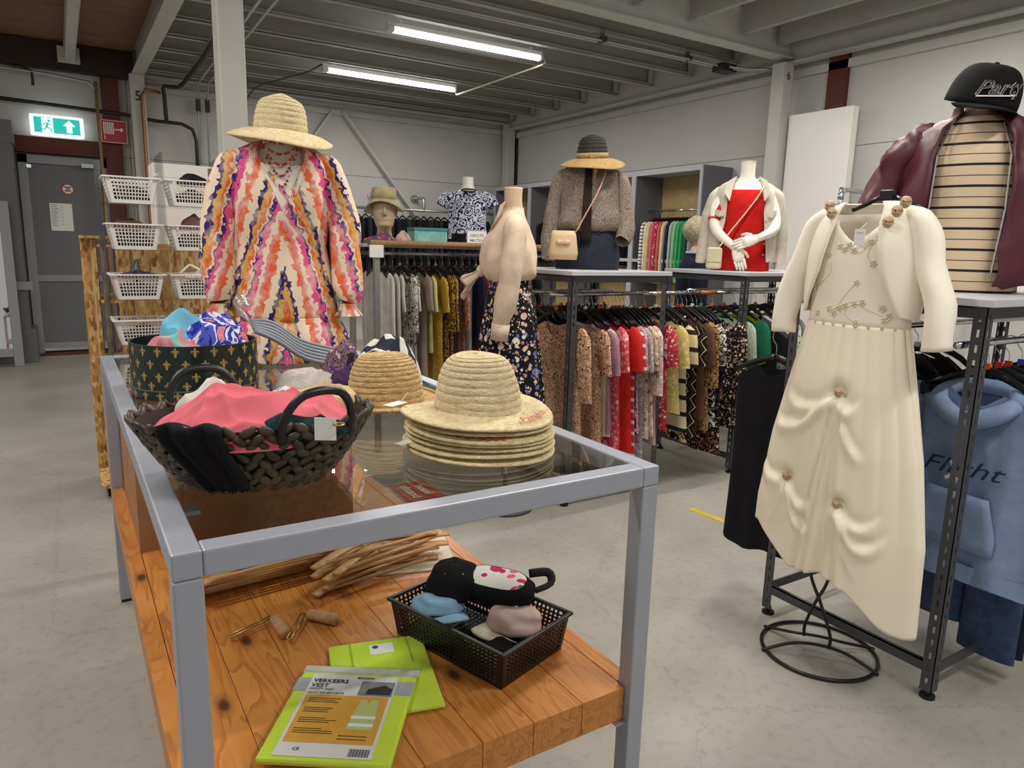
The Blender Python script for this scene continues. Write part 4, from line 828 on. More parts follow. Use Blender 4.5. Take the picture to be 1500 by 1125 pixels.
def hat(name, label, mat, loc, rz, tilt, crown_r, crown_h, brim_r, ridges=9, droop=.03, wave=.012, group=None, band=None, brimmat=None, dent=.02, sy=1.0, grp_cat='hat', n=56):
    h = thing(name, label, 'hat', loc, rz, group); h.rotation_euler = (tilt[0], tilt[1], rz)
    prof = []; m = ridges*6
    for i in range(m+1):
        f = i/m; a = f*pi/2
        r = crown_r*(1-.10*f)*(cos(a)**.42 if f < 1 else 0); z = crown_h*sin(a)**.9
        r += .0038*abs(sin(pi*f*ridges))**.45 if r > .012 else 0
        prof.append((max(r, .0005), z))
    def dentf(v, a, j):
        q = v.z/crown_h; return Vector((v.x, v.y*sy, v.z-dent*max(0, q-.6)*2.2*(.5+.5*cos(2*a))*(1-min(1, hypot(v.x, v.y)/crown_r))))
    MB().lathe(prof, n, fn=dentf).build('crown', mat, h, smooth=True, solid=.003)
    bp = [(crown_r+(brim_r-crown_r)*i/14+0, -droop*(i/14)**1.6+.0016*(i % 2)) for i in range(15)]
    def bw(v, a, j): f = j/14; return Vector((v.x, v.y*sy, v.z+wave*f*(sin(2*a+1)+.5*sin(3*a))))
    MB().lathe(bp, n, fn=bw).build('brim', brimmat or mat, h, smooth=True, solid=.004)
    if band:
        MB().lathe([(crown_r+.004, .002), (crown_r+.005, .02), (crown_r+.003, .036)], n).build('band', band, h, smooth=True, solid=.002)
        MB().box(-.018, .018, -crown_r-.012, -crown_r-.002, .004, .034).build('bow_knot', band, h, bevel=.004)
    return h
def straw(name, c1, c2, sc=60):
    m, nt, p = newmat(name); L = nt.links.new
    n = node(nt, 'ShaderNodeTexNoise'); n.inputs['Scale'].default_value = sc; n.inputs['Detail'].default_value = 3; L(coords(nt, (1, 1, 3)), n.inputs[0])
    r = ramp(nt, [(.3, srgb(c1)), (.7, srgb(c2))]); L(n.outputs[0], r.inputs[0]); L(r.outputs[0], p.inputs['Base Color']); p.inputs['Roughness'].default_value = .8
    w_ = node(nt, 'ShaderNodeTexVoronoi'); w_.inputs['Scale'].default_value = sc*3; L(coords(nt, (1, 1, 2)), w_.inputs['Vector']); bump(nt, p, w_.outputs['Distance'], .5, .006); return m
MS = dict(straw=straw('paper_straw', '#cdb686', '#e8d8b0'), seagrass=straw('seagrass', '#b08c57', '#d9bb86', 45), black_straw=straw('black_straw', '#141414', '#2b2b2b', 60), ochre=straw('ochre_straw', '#8f7444', '#b59560', 60))

# --- bright wrap dress on the glass table
DX, DY, DZ, DR = .775, 3.0, TZ, -.25
mn = thing('dress_mannequin', 'ivory torso mannequin under bright wrap dress and straw hat', 'mannequin', (DX, DY, DZ), DR)
MB().loft([(0, 0, .0, .13, .10), (0, 0, .2, .14, .10), (0, 0, .45, .12, .09), (0, 0, .65, .145, .10), (0, 0, .77, .15, .085), (0, 0, .84, .10, .06), (0, 0, .865, .05, .05), (0, 0, .93, .048, .048)], 24, cap0=True, cap1=True).build('torso', MAT['ivory'], mn, smooth=True)
tie = pattern('tiedye', ['#ecd8bd', '#e86a3c', '#e48a94', '#f1dcc0', '#e3568f', '#3d2a78', '#ecd3b6', '#e06a34', '#d8a24a', '#33256c'], 1.0)
wd = thing('wrap_dress', 'pink orange purple tie-dye wrap dress on the glass table', 'dress', (DX, DY, DZ), DR)
R_ = [(0, 0, .165, .215, .155), (0, 0, .25, .205, .15), (0, 0, .36, .185, .135), (0, 0, .46, .165, .12), (0, 0, .52, .172, .125), (0, 0, .63, .185, .14), (0, 0, .72, .188, .125), (0, 0, .79, .19, .10), (0, 0, .83, .165, .078), (0, 0, .858, .105, .066)]
mb = MB(); vloft(mb, R_, 72, 22, lambda g: .575+.283*min(1, abs(g)/.62)**.9, lambda g: .165, folds(9, .028, 1, .7, inv=True)); cloth_noise(mb, .007, 14); mb.build('body', tie, wd, smooth=True, solid=.003)
# wrap overlap crossing the front, lying on the dress surface
MB().grid(lambda u, v: onsurf(R_, -.60+1.35*u, .845-.36*u-.022*v, 1.03+.006*sin(u*20)), 20, 4).build('wrap_edge', tie, wd, smooth=True, solid=.004)
MB().grid(lambda u, v: onsurf(R_, .60-.66*u, .845-.28*u-.022*v, 1.022), 12, 4).build('wrap_edge', tie, wd, smooth=True, solid=.004)
mb = MB(); i0 = 0
mb.loft([(0, 0, .006, .265, .195), (0, 0, .05, .255, .19), (0, 0, .11, .24, .175), (0, 0, .16, .218, .158), (0, 0, .178, .212, .154)], 96, fn=lambda v, t, q: Vector((v.x*(1+.07*(1-q)*sin(19*t)), v.y*(1+.07*(1-q)*sin(19*t)), v.z+.006*sin(5*t)*(1-q)))); mb.build('flounce', tie, wd, smooth=True, solid=.002)
for s in (-1, 1):
    mb = MB(); sleeve(mb, [(s*.14, 0, .80), (s*.19, -.005, .765), (s*.232, -.015, .62), (s*.250, -.035, .44), (s*.250, -.06, .29), (s*.245, -.075, .235)], [.035, .056, .060, .062, .058, .033], 18, 5, .014, s+3)
    sl = mb.build('sleeve', tie, wd, smooth=True)
    MB().loft([(s*.245, -.077, .235, .034, .034), (s*.246, -.08, .222, .03, .03), (s*.250, -.085, .185, .052, .048)], 36, fn=lambda v, t, q: Vector((v.x+.008*q*sin(9*t), v.y+.008*q*cos(9*t), v.z))).build('cuff', tie, sl, smooth=True)
MB().grid(lambda u, v: onsurf(R_, (u-.5)*1.15*(1-.85*v), .77-.19*v, .985), 9, 8).build('inner_top', Cl('#e6dfd4'), wd, smooth=True, solid=.003)
nk = thing('bead_necklace', 'layered red bead necklace on the bright dress mannequin', 'necklace', (DX, DY, DZ), DR); bdm = plain('red_bead', '#a8342a', .25); bd2 = plain('pink_bead', '#d59a86', .25)
for r in range(5):
    for i in range(15):
        f = i/14; x = (f-.5)*(.15-.012*r); z = .865-.018*r-(.02+.022*r)*sin(pi*f); MB().ball((x, -.082-.045*sin(pi*f)-.002*r, z), .0055, .0055, .0055, 6, 5).build('bead', bdm if (i+r) % 3 else bd2, nk, smooth=True)
hat('straw_hat', 'natural straw sun hat topping the bright wrap dress mannequin', MS['straw'], (DX, DY-.02, DZ+.905), DR, (radians(5), radians(3), 0), .098, .135, .20, 9, .045, .014, dent=.05)

# --- brown blouse, dark skirt, black hat
AX, AY, AZ, AR = 2.90, 3.72, RH+.026, -.66
mn = thing('torso_mannequin', 'torso mannequin wearing brown blouse and black straw hat', 'mannequin', (AX, AY, AZ), AR)
MB().loft([(0, 0, 0, .15, .11), (0, 0, .2, .14, .10), (0, 0, .3, .125, .09), (0, 0, .5, .15, .10), (0, 0, .62, .15, .07), (0, 0, .67, .06, .05), (0, 0, .72, .048, .045)], 20, cap0=True, cap1=True).build('torso', MAT['skin'], mn, smooth=True)
sk = thing('denim_skirt', 'dark navy denim skirt on the black hat mannequin', 'skirt', (AX, AY, AZ), AR); nv = plain('dark_denim', '#151a2b', .85, var=.25, vs=25, bmp=.2)
MB().loft([(0, 0, .002, .205, .15), (0, 0, .08, .21, .155), (0, 0, .16, .195, .145), (0, 0, .25, .165, .122)], 36, fn=lambda v, t, q: Vector((v.x, v.y, v.z+.004*sin(6*t)*(1-q)))).build('body', nv, sk, smooth=True)
MB().loft([(0, 0, .235, .168, .125), (0, 0, .275, .162, .12)], 30).build('waistband', nv, sk, smooth=True); B('belt_loop', nv, sk, .06, .072, -.128, -.118, .22, .28)
taupe = pattern('leopard', ['#4a3f37', '#8f8377', '#6b5f54', '#a59a8d'], 2.2)
bs = thing('brown_blouse', 'speckled taupe blouse with puffed sleeves on the black hat mannequin', 'blouse', (AX, AY, AZ), AR)
mb = MB(); mb.loft([(0, 0, .24, .165, .12), (0, 0, .255, .195, .145), (0, 0, .30, .21, .155), (0, 0, .40, .195, .14), (0, 0, .52, .19, .13), (0, 0, .60, .185, .10), (0, 0, .64, .14, .075), (0, 0, .665, .075, .062)], 44, fn=folds(9, .04, .5, 1, inv=True)); cloth_noise(mb, .016, 13); mb.build('body', taupe, bs, smooth=True)
sleeve_defs = {-1: [(-.13, 0, .59), (-.19, 0, .56), (-.228, -.01, .40), (-.248, -.03, .20), (-.25, -.05, .05)], 1: [(.13, 0, .59), (.19, 0, .56), (.225, -.01, .42), (.24, -.05, .26), (.215, -.11, .18)]}
for s in (-1, 1):
    mb = MB(); sleeve(mb, sleeve_defs[s], [.035, .050, .050, .056, .042], 16, 5, .012, s+8); mb.build('sleeve', taupe, bs, smooth=True)
MB().grid(lambda u, v: Vector(((u-.5)*(.04+.03*v)-.015, -.085-.085*sin(min(1, v*1.6)*pi/2)+.01*v, .665-.50*v)), 5, 14).build('neck_tie', Cl('#231c19'), bs, smooth=True, solid=.004)
MB().poly([(.012, -.092, .655), (.05, -.096, .645), (.02, -.13, .55)], (0, -.003, 0)).build('neck_opening', MAT['skin'], bs)
bg = thing('beige_bag', 'small beige bucket bag with bow on the black hat mannequin', 'bag', (AX, AY, AZ), AR); bm_ = plain('beige_leather', '#cbb08a', .55, var=.06)
mb = MB().loft([(-.15, -.235, .06, .085, .045, .6), (-.15, -.235, .10, .092, .05, .6), (-.15, -.235, .20, .078, .04, .6), (-.15, -.235, .235, .07, .03, .6)], 24, cap0=True, cap1=True); mb.build('body', bm_, bg, smooth=True)
for s in (-1, 1): MB().ball((-.15+s*.022, -.285, .165), .024, .010, .016, 8, 6).build('bow', bm_, bg, smooth=True)
MB().box(-.158, -.142, -.30, -.278, .155, .175).build('bow_knot', bm_, bg, bevel=.003)
MB().tube(smooth_path([(-.075, -.245, .23), (-.02, -.215, .34), (.05, -.175, .48), (.09, -.115, .60), (.09, -.06, .655)], 4), .008, 6, sq=.4).build('strap', plain('strap_tan', '#c39a78', .5), bg, smooth=True)
hat('straw_hat', 'black straw hat with ochre brim and band on the brown blouse mannequin', MS['black_straw'], (AX-.01, AY-.02, AZ+.685), AR, (radians(6), radians(-2), 0), .095, .145, .205, 8, .05, .016, band=MS['ochre'], brimmat=MS['ochre'], dent=.03)

# --- red top, linen jacket, hands clasped
BX_, BY_, BZ_, BR = 4.34, 3.70, RH+.026, -.80
mn = thing('white_mannequin', 'glossy white headless mannequin with clasped hands and red top', 'mannequin', (BX_, BY_, BZ_), BR)
mb = MB().loft([(0, 0, 0, .165, .115), (0, 0, .15, .16, .11), (0, 0, .28, .12, .09), (0, 0, .42, .15, .115), (0, 0, .53, .165, .10), (0, 0, .60, .175, .075), (0, 0, .635, .13, .06), (0, 0, .665, .065, .055), (0, 0, .70, .052, .052), (0, 0, .77, .052, .052), (0, 0, .79, .056, .056)], 28, cap0=True, cap1=True); mb.build('torso', MAT['ivory'], mn, smooth=True)
mb = MB().tube(smooth_path([(-.15, -.01, .57), (-.20, -.03, .46), (-.20, -.10, .30), (-.09, -.215, .19), (-.055, -.235, .165)], 4), [.044, .044, .040, .028, .024], 12); hand(mb, (-.055, -.235, .165), (.35, -.08, -1), (0, 1, 0), 1.12, 1, .25); mb.build('arm', MAT['ivory'], mn, smooth=True)
mb = MB().tube(smooth_path([(.15, -.01, .57), (.20, -.03, .44), (.21, -.10, .31), (.12, -.22, .25), (.085, -.25, .235)], 4), [.044, .044, .040, .028, .024], 12); hand(mb, (.085, -.25, .235), (-1, -.12, -.35), (0, 1, -.3), 1.12, -1, .3); mb.build('arm', MAT['ivory'], mn, smooth=True)
rt_ = thing('red_top', 'bright red gathered top on the white mannequin', 'top', (BX_, BY_, BZ_), BR); rd = Cl('#c11a17')
mb = MB().loft([(0, 0, .004, .205, .150), (0, 0, .08, .20, .148), (0, 0, .2, .175, .13), (0, 0, .33, .17, .135), (0, 0, .46, .178, .135), (0, 0, .55, .178, .11), (0, 0, .585, .15, .09)], 44, fn=folds(9, .025, 0, 1, inv=True)); mb.build('body', rd, rt_, smooth=True)
mb = MB(); sleeve(mb, [(-.12, -.01, .54), (-.175, -.03, .46), (-.21, -.06, .36)], [.035, .046, .052], 14, 4, .006); mb.build('sleeve', rd, rt_, smooth=True)
lj = thing('linen_jacket', 'off-white linen jacket draped over the red top mannequin', 'jacket', (BX_, BY_, BZ_), BR); ln_ = Cl('#c9c2b2')
mb = MB(); shell(mb, [(0, .01, .07, .255, .165), (0, .01, .16, .25, .165), (0, .01, .30, .235, .16), (0, .01, .44, .225, .15), (0, .01, .55, .215, .12), (0, .005, .61, .19, .09), (0, 0, .645, .13, .075), (0, 0, .665, .085, .07)], 40, [.72, .70, .66, .64, .66, .75, .85, .9], folds(8, .02, 1, 1, inv=True)); cloth_noise(mb, .014, 13); mb.build('body', ln_, lj, smooth=True, solid=.008)
for s in (-1, 1):
    mb = MB(); sleeve(mb, [(s*.15, .01, .585), (s*.215, .02, .545), (s*.262, .03, .36), (s*.285, .03, .05)], [.035, .048, .046, .042], 14, 5, .011, s+2); mb.build('sleeve', ln_, lj, smooth=True)
    MB().poly([(s*.075, -.07, .68), (s*.13, -.09, .645), (s*.155, -.125, .56), (s*.118, -.14, .50), (s*.10, -.10, .6)], (s*.004, -.008, 0)).build('lapel', ln_, lj)
    MB().poly([(s*.15, -.125, .43), (s*.215, -.08, .44), (s*.217, -.08, .405), (s*.185, -.112, .385), (s*.15, -.13, .395)], (0, -.008, 0)).build('pocket_flap', ln_, lj)
for z in (.12, .2, .28, .36): MB().ball((.145, -.128, z), .007, .004, .007, 8, 6).build('button', plain('button_bone', '#a89b82', .4), lj, smooth=True)
hb = thing('cream_bag', 'small cream handbag with flap hanging from the red top mannequin', 'bag', (BX_, BY_, BZ_), BR); cm_ = plain('cream_leather', '#cfc4a4', .5)
MB().box(-.255, -.145, -.245, -.185, .012, .165).build('body', cm_, hb, bevel=.018); MB().box(-.25, -.15, -.253, -.245, .06, .16).build('flap', cm_, hb, bevel=.004)
MB().tube(smooth_path([(-.17, -.215, .165), (-.10, -.185, .28), (.0, -.165, .42), (.09, -.135, .56), (.12, -.06, .65)], 4), .010, 6, sq=.35).build('strap', cm_, hb, smooth=True)

# --- burgundy bomber, striped tee, cap
RX, RY, RZ_, RR = 2.98, 1.47, RH+.026, -1.12
mn = thing('torso_mannequin', 'beige torso mannequin wearing burgundy jacket and black cap', 'mannequin', (RX, RY, RZ_), RR)
MB().loft([(0, 0, 0, .15, .11), (0, 0, .3, .14, .10), (0, 0, .5, .16, .11), (0, 0, .60, .15, .08), (0, 0, .65, .06, .055), (0, 0, .72, .05, .05), (0, 0, .76, .06, .07), (0, 0, .79, .03, .04)], 20, cap0=True, cap1=True).build('torso', MAT['skin'], mn, smooth=True)
te = thing('striped_tee', 'beige tee with black stripes under the burgundy jacket', 'tee', (RX, RY, RZ_), RR)
m_, nt, p = newmat('striped_tee'); sx = node(nt, 'ShaderNodeSeparateXYZ'); nt.links.new(coords(nt, (1, 1, 13)), sx.inputs[0]); f_ = node(nt, 'ShaderNodeMath', operation='FRACT'); nt.links.new(sx.outputs['Z'], f_.inputs[0])
bg_ = srgb('#d3bda0'); bk_ = srgb('#1e1a1a'); r = ramp(nt, [(0, bk_), (.12, bg_), (.52, srgb('#4a3038')), (.57, bg_)], 'CONSTANT'); nt.links.new(f_.outputs[0], r.inputs[0]); nt.links.new(r.outputs[0], p.inputs['Base Color']); p.inputs['Roughness'].default_value = .9
MB().loft([(0, 0, .004, .20, .145), (0, 0, .12, .195, .145), (0, 0, .3, .18, .135), (0, 0, .46, .18, .135), (0, 0, .56, .17, .11), (0, 0, .62, .12, .085), (0, 0, .645, .085, .075)], 40, fn=folds(7, .015, 0, 1, inv=True)).build('body', m_, te, smooth=True)
bj = thing('bomber_jacket', 'burgundy satin bomber jacket hanging open on the striped tee mannequin', 'jacket', (RX, RY, RZ_), RR); bu = plain('burgundy_satin', '#4d1626', .5, var=.1, vs=8, bmp=.1, bs=60)
mb = MB(); shell(mb, [(0, 0, .03, .24, .17), (0, 0, .10, .265, .19), (0, 0, .25, .255, .18), (0, 0, .42, .245, .17), (0, 0, .55, .225, .14), (0, 0, .62, .16, .10), (0, 0, .655, .10, .082), (0, 0, .69, .092, .08)], 44, [.46, .50, .52, .52, .50, .5, .5, .5], folds(10, .035, 1, .6, inv=True)); cloth_noise(mb, .022, 11); cloth_noise(mb, .010, 28, 0, 5); mb.build('body', bu, bj, smooth=True, solid=.008)
for s in (-1, 1):
    mb = MB(); sleeve(mb, [(s*.13, 0, .59), (s*.20, .0, .555), (s*.285, .01, .40), (s*.335, -.01, .27), (s*.30, -.06, .17), (s*.255, -.09, .10)], [.045, .066, .070, .070, .060, .042], 24, 9, .024, s+11); cloth_noise(mb, .014, 30); mb.build('sleeve', bu, bj, smooth=True)
    MB().tube([(s*.105, -.155, .07), (s*.12, -.155, .3), (s*.115, -.135, .5), (s*.075, -.085, .64)], .004, 6).build('zip', MAT['chrome'], bj)
cp = thing('baseball_cap', 'black flat-brim cap with white script on the burgundy jacket mannequin', 'cap', (RX-.01, RY, RZ_+.69), RR+.42); cp.rotation_euler = (radians(14), radians(10), RR+.42); cp.scale = (1.22, 1.22, 1.15); ck = Cl('#0e0e10')
mb = MB().lathe([(.098*cos(a*pi/24)**.55+.0005, .125*sin(a*pi/24)) for a in range(13)], 36, sy=1.12); mb.build('crown', ck, cp, smooth=True, solid=.003); MB().ball((0, 0, .126), .009, .009, .006, 8, 6).build('button', ck, cp, smooth=True)
MB().grid(lambda u, v: Vector(((u-.5)*2*.095*(1-.18*v*v), -.095*sqrt(max(0, 1-((u-.5)*2)**2*.85))-.085*v*sqrt(max(.02, 1-abs((u-.5)*2)**2.6)), .006-.012*abs((u-.5)*2)**2-.008*v)), 17, 7).build('visor', ck, cp, smooth=True, solid=.006)
def oncap(v):
    a = v.x/.100; z = .058+v.y; rr = .098*sqrt(max(.05, 1-(z/.125)**2))**.55*1.0+.006; return Vector((rr*sin(a), -rr*1.12*cos(a), z))
text_mb('Party', .058, .25, bold=.018).map(lambda v: Vector((v.x*1.1, v.y+.18*v.x, 0))).map(oncap).build('script_outline', plain('cap_white', '#e8e4e0', .6), cp)
text_mb('Party', .058, .25).map(lambda v: Vector((v.x*1.1, v.y+.18*v.x, 0))).map(oncap).map(lambda v: v*1.012).build('script_fill', plain('cap_maroon', '#30141c', .6), cp)
MB().grid(lambda u, v: oncap(Vector((-.06+.11*u, -.035+.02*u+.004*v, 0))), 8, 2).build('script_underline', MAT['white'], cp, solid=.001)

# --- beige blouse and floral skirt, seen from the side
QX, QY, QR = 2.18, 3.50, -2.13; QH = .15
fm = thing('standing_mannequin', 'beige dress form on a pole wearing blouse and dark floral skirt', 'mannequin', (QX, QY, 0), QR)
MB().loft([(0, 0, .62, .13, .11), (0, 0, 1.0, .155, .12), (0, 0, 1.35, .13, .10), (0, -.01, 1.55, .14, .115), (0, 0, 1.66, .145, .08), (0, 0, 1.72, .10, .06), (0, .01, 1.76, .052, .052), (0, .005, 1.82, .048, .05), (0, .005, 1.885, .050, .052)], 24, cap0=True, cap1=True).build('torso', MAT['skin'], fm, smooth=True)
MB().tube([(0, 0, .02), (0, 0, .65)], .016, 10).build('pole', MAT['chrome'], fm, smooth=True); MB().lathe([(.17, 0), (.17, .012), (.02, .022)], 28, cap0=True, cap1=True).build('base_plate', MAT['frame'], fm)
fs2 = thing('floral_skirt', 'dark skirt with blue and pink flowers on the side-turned dress form', 'skirt', (QX, QY, QH), QR); fsm = pattern('floral', ['#131319', '#5f74b8', '#d9b8a2', '#b08a80', '#e6d8c4'], .9)
MB().loft([(0, 0, .42, .235, .225), (0, 0, .7, .21, .20), (0, 0, .95, .185, .165), (0, 0, 1.12, .16, .135), (0, 0, 1.24, .142, .115)], 48, fn=folds(9, .06, 0, .8, inv=True)).build('body', fsm, fs2, smooth=True)
bl = thing('tied_blouse', 'pale peach blouse knotted at the waist on the side-turned dress form', 'blouse', (QX, QY, QH), QR); pch = Cl('#d8c2ac')
mb = MB().loft([(0, 0, 1.22, .15, .125), (0, 0, 1.26, .175, .155), (0, -.01, 1.34, .178, .165), (0, -.01, 1.43, .168, .142), (0, 0, 1.52, .165, .105), (0, .005, 1.575, .12, .080), (0, .01, 1.61, .078, .068), (0, .012, 1.63, .068, .064)], 40, fn=folds(8, .035, 0, 1, inv=True)); cloth_noise(mb, .016, 12); mb.build('body', pch, bl, smooth=True)
for s in (-1, 1):
    mb = MB(); sleeve(mb, [(s*.11, .01, 1.545), (s*.165, .02, 1.51), (s*.205, .01, 1.34), (s*.212, -.02, 1.13), (s*.20, -.045, .985)], [.04, .060, .062, .060, .046], 16, 5, .012, s+5); q = mb.build('sleeve', pch, bl, smooth=True)
    MB().tube([(s*.20, -.045, .99), (s*.197, -.055, .90)], [.050, .047], 16, caps=False).build('cuff', pch, q, smooth=True, solid=.004)
    MB().poly([(0, -.11, 1.49), (s*.05, -.062, 1.635), (s*.082, -.035, 1.655), (s*.10, -.075, 1.565), (s*.05, -.12, 1.49)], (s*.005, -.006, 0)).build('collar', pch, bl)
    MB().grid(lambda u, v: Vector((s*(.01+.05*u*v), -.165-.10*u-.02*sin(v*9), 1.27-.10*u+(.035+.02*u)*(v-.5)*2*(.3+u))), 9, 9).build('tie_end', pch, bl, smooth=True, solid=.004)
MB().ball((0, -.17, 1.27), .032, .026, .036, 12, 8).build('knot', pch, bl, smooth=True)

# --- bust in blue roses, bucket-hat head
bu_ = thing('bust_mannequin', 'white bust with black necklace on the wooden rod rack', 'mannequin', (2.99, 5.52, 1.56), -.45)
MB().loft([(0, 0, 0, .12, .09), (0, 0, .2, .13, .09), (0, 0, .36, .15, .095), (0, 0, .43, .145, .075), (0, 0, .475, .06, .055), (0, 0, .56, .046, .046), (0, 0, .575, .05, .05)], 24, cap0=True, cap1=True).build('torso', MAT['ivory'], bu_, smooth=True)
MB().ring((0, -.012, .475), .062, .006, 24, 6, Matrix.Rotation(radians(14), 4, 'X')).build('necklace', MAT['blackmatte'], bu_, smooth=True)
rs = thing('rose_top', 'navy and white rose print top on the white bust', 'top', (2.99, 5.52, 1.56), -.45); rsm = pattern('rings', ['#15162c', '#c9cde0'], 1.15)
MB().loft([(0, 0, .06, .165, .12), (0, 0, .2, .16, .118), (0, 0, .33, .165, .12), (0, 0, .41, .165, .095), (0, 0, .445, .13, .08), (0, 0, .455, .10, .075)], 32, fn=folds(8, .03, 0, 1, inv=True)).build('body', rsm, rs, smooth=True)
for s in (-1, 1): MB().tube([(s*.12, 0, .42), (s*.185, -.005, .385), (s*.215, -.01, .33)], [.05, .062, .060], 14, caps=False).build('sleeve', rsm, rs, smooth=True)
tag(MB().loft([(0, 0, 0, .15, .11), (0, 0, .10, .15, .11)], 24).build('black_skirt', Cl('#0e0e11'), loc=(2.99, 5.52, 1.562)), 'short black skirt under the navy rose top', 'skirt')
def head(mb, c, s, rz):
    M = Matrix.Rotation(rz, 4, 'Z')
    def fn(v, t, q):
        f = max(0, -sin(t)); k = 1
        v = Vector(v)
        if f > .3:      # brow, eye sockets, lips and chin
            z = v.z/s
            v.y -= s*(.012*math.exp(-((z-.150)/.012)**2)-.010*math.exp(-((z-.125)/.014)**2)*abs(cos(t))*2+.008*math.exp(-((z-.058)/.012)**2)+.012*math.exp(-((z-.018)/.016)**2))*f
        return (M @ v)+Vector(c)
    i0 = len(mb.v)
    mb.loft([(0, .01*s, -.10*s, .055*s, .055*s), (0, .012*s, -.04*s, .05*s, .052*s), (0, -.02*s, 0, .045*s, .06*s), (0, -.02*s, .02*s, .056*s, .075*s), (0, -.005*s, .06*s, .068*s, .09*s), (0, 0, .10*s, .074*s, .096*s), (0, .004*s, .14*s, .077*s, .098*s), (0, .008*s, .18*s, .072*s, .092*s), (0, .01*s, .215*s, .05*s, .065*s), (0, .01*s, .23*s, .015*s, .02*s)], 28, fn=fn, cap1=True)
    nose = MB().loft([(0, -.095*s, .138*s, .007*s, .008*s), (0, -.108*s, .11*s, .010*s, .014*s), (0, -.116*s, .088*s, .014*s, .018*s), (0, -.10*s, .078*s, .011*s, .01*s)], 10, cap0=True, cap1=True)
    for sd in (-1, 1): nose.ball((sd*.078*s, .012*s, .108*s), .010*s, .018*s, .030*s, 8, 6)
    mb.add([(M @ Vector(v))+Vector(c) for v in nose.v], nose.f)
hd = thing('hat_mannequin', 'carved beige display head wearing the bucket hat', 'mannequin head', (2.11, 5.22, 1.56)); mb = MB(); head(mb, (0, 0, .115), 1.15, -.35); mb.build('head', plain('carved_beige', '#b5a283', .7, var=.1), hd, smooth=True)
MB().loft([(0, 0, 0, .10, .07), (0, 0, .03, .095, .068), (0, .01, .06, .055, .052)], 20, cap0=True).build('neck_base', plain('carved_beige2', '#b5a283', .7), hd, smooth=True)
hb_ = thing('bucket_hat', 'sand coloured cotton bucket hat on the display head', 'hat', (2.11, 5.22, 1.885), -.35); sand = Cl('#b3a583')
MB().lathe([(.004, .092), (.075, .090), (.088, .08), (.096, .0)], 32, sy=1.1).build('crown', sand, hb_, smooth=True, solid=.004); MB().lathe([(.097, .004), (.120, -.035), (.150, -.088)], 32, sy=1.08, fn=lambda v, a, j: Vector((v.x, v.y, v.z+.006*j*sin(2*a)+.034*j*max(0, -sin(a))**1.5))).build('brim', sand, hb_, smooth=True, solid=.005)
# --- a shopper behind the red top mannequin
pe = thing('person', 'shopper with short grey-blond hair in navy sweater behind the racks', 'person', (4.80, 4.62, 0), .9)
skn = plain('skin', '#c99a80', .55); me = bpy.data.meshes.new('body')
J = [(0, 0, .95), (0, 0, 1.15), (0, 0, 1.38), (0, 0, 1.50), (0, -.02, 1.58), (-.17, 0, 1.46), (-.24, -.02, 1.18), (-.2, -.16, .98), (-.18, -.22, .93), (.17, 0, 1.46), (.24, -.02, 1.18), (.2, -.16, .98), (.18, -.22, .93), (-.09, 0, .88), (-.10, -.01, .48), (-.10, .02, .09), (-.10, -.10, .045), (.09, 0, .88), (.10, -.01, .48), (.10, .02, .09), (.10, -.10, .045)]
E_ = [(0, 1), (1, 2), (2, 3), (3, 4), (2, 5), (5, 6), (6, 7), (7, 8), (2, 9), (9, 10), (10, 11), (11, 12), (0, 13), (13, 14), (14, 15), (15, 16), (0, 17), (17, 18), (18, 19), (19, 20)]
me.from_pydata(J, E_, []); po = bpy.data.objects.new('body', me); COL.objects.link(po); po.parent = pe; me.materials.append(skn)
md = po.modifiers.new('skin', 'SKIN'); rad = [.14, .13, .14, .065, .05, .06, .042, .032, .026, .06, .042, .032, .026, .085, .06, .042, .035, .085, .06, .042, .035]
for i, r in enumerate(rad): me.skin_vertices[0].data[i].radius = (r, r*.8 if i < 4 else r)
me.skin_vertices[0].data[0].use_root = True; po.modifiers.new('sub', 'SUBSURF').render_levels = 1
mb = MB(); head(mb, (0, -.03, 1.62), 1.0, 0); mb.build('head', skn, pe, smooth=True)
mb = MB()
for sd in (-1, 1): hand(mb, (sd*.18, -.22, .93), (0, -.5, -.6), (-sd, 0, 0), 1.0, sd, .7)
mb.build('hands', skn, pe, smooth=True)
MB().ball((-.028, -.115, 1.745), .011, .008, .008, 8, 6).ball((.028, -.115, 1.745), .011, .008, .008, 8, 6).build('eyes', MAT['white'], pe, smooth=True)
mb = MB(); mb.ball((0, -.005, 1.755), .098, .115, .12, 24, 14); i0 = 0
hair_m = plain('hair', '#a8987f', .7, var=.35, vs=40, bmp=.6, bs=120)
mb.map(lambda v: v+noise.noise_vector(v*28)*.012).map(lambda v: Vector((v.x, max(v.y, -.055-.4*max(0, v.z-1.80)), v.z))); mb.build('hair', hair_m, pe, smooth=True)
nvy = Cl('#12162a'); mb = MB().loft([(0, 0, .88, .19, .15), (0, 0, 1.1, .19, .14), (0, 0, 1.35, .205, .14), (0, 0, 1.46, .19, .11), (0, 0, 1.52, .09, .08), (0, 0, 1.56, .07, .068)], 30, fn=folds(7, .03, 0, 1, inv=True))
for sd in (-1, 1): mb.tube(smooth_path([(sd*.14, 0, 1.46), (sd*.20, 0, 1.40), (sd*.25, -.02, 1.17), (sd*.205, -.15, .99)], 4), [.06, .07, .062, .045], 14)
mb.build('sweater', nvy, pe, smooth=True); MB().ring((0, -.005, 1.555), .07, .012, 24, 6).build('shirt_collar', Cl('#9fb6cf'), pe, smooth=True)
mb = MB()
for sd in (-1, 1): mb.tube(smooth_path([(sd*.085, 0, .98), (sd*.10, 0, .75), (sd*.105, -.01, .48), (sd*.10, .02, .07)], 3), [.115, .105, .08, .065], 16)
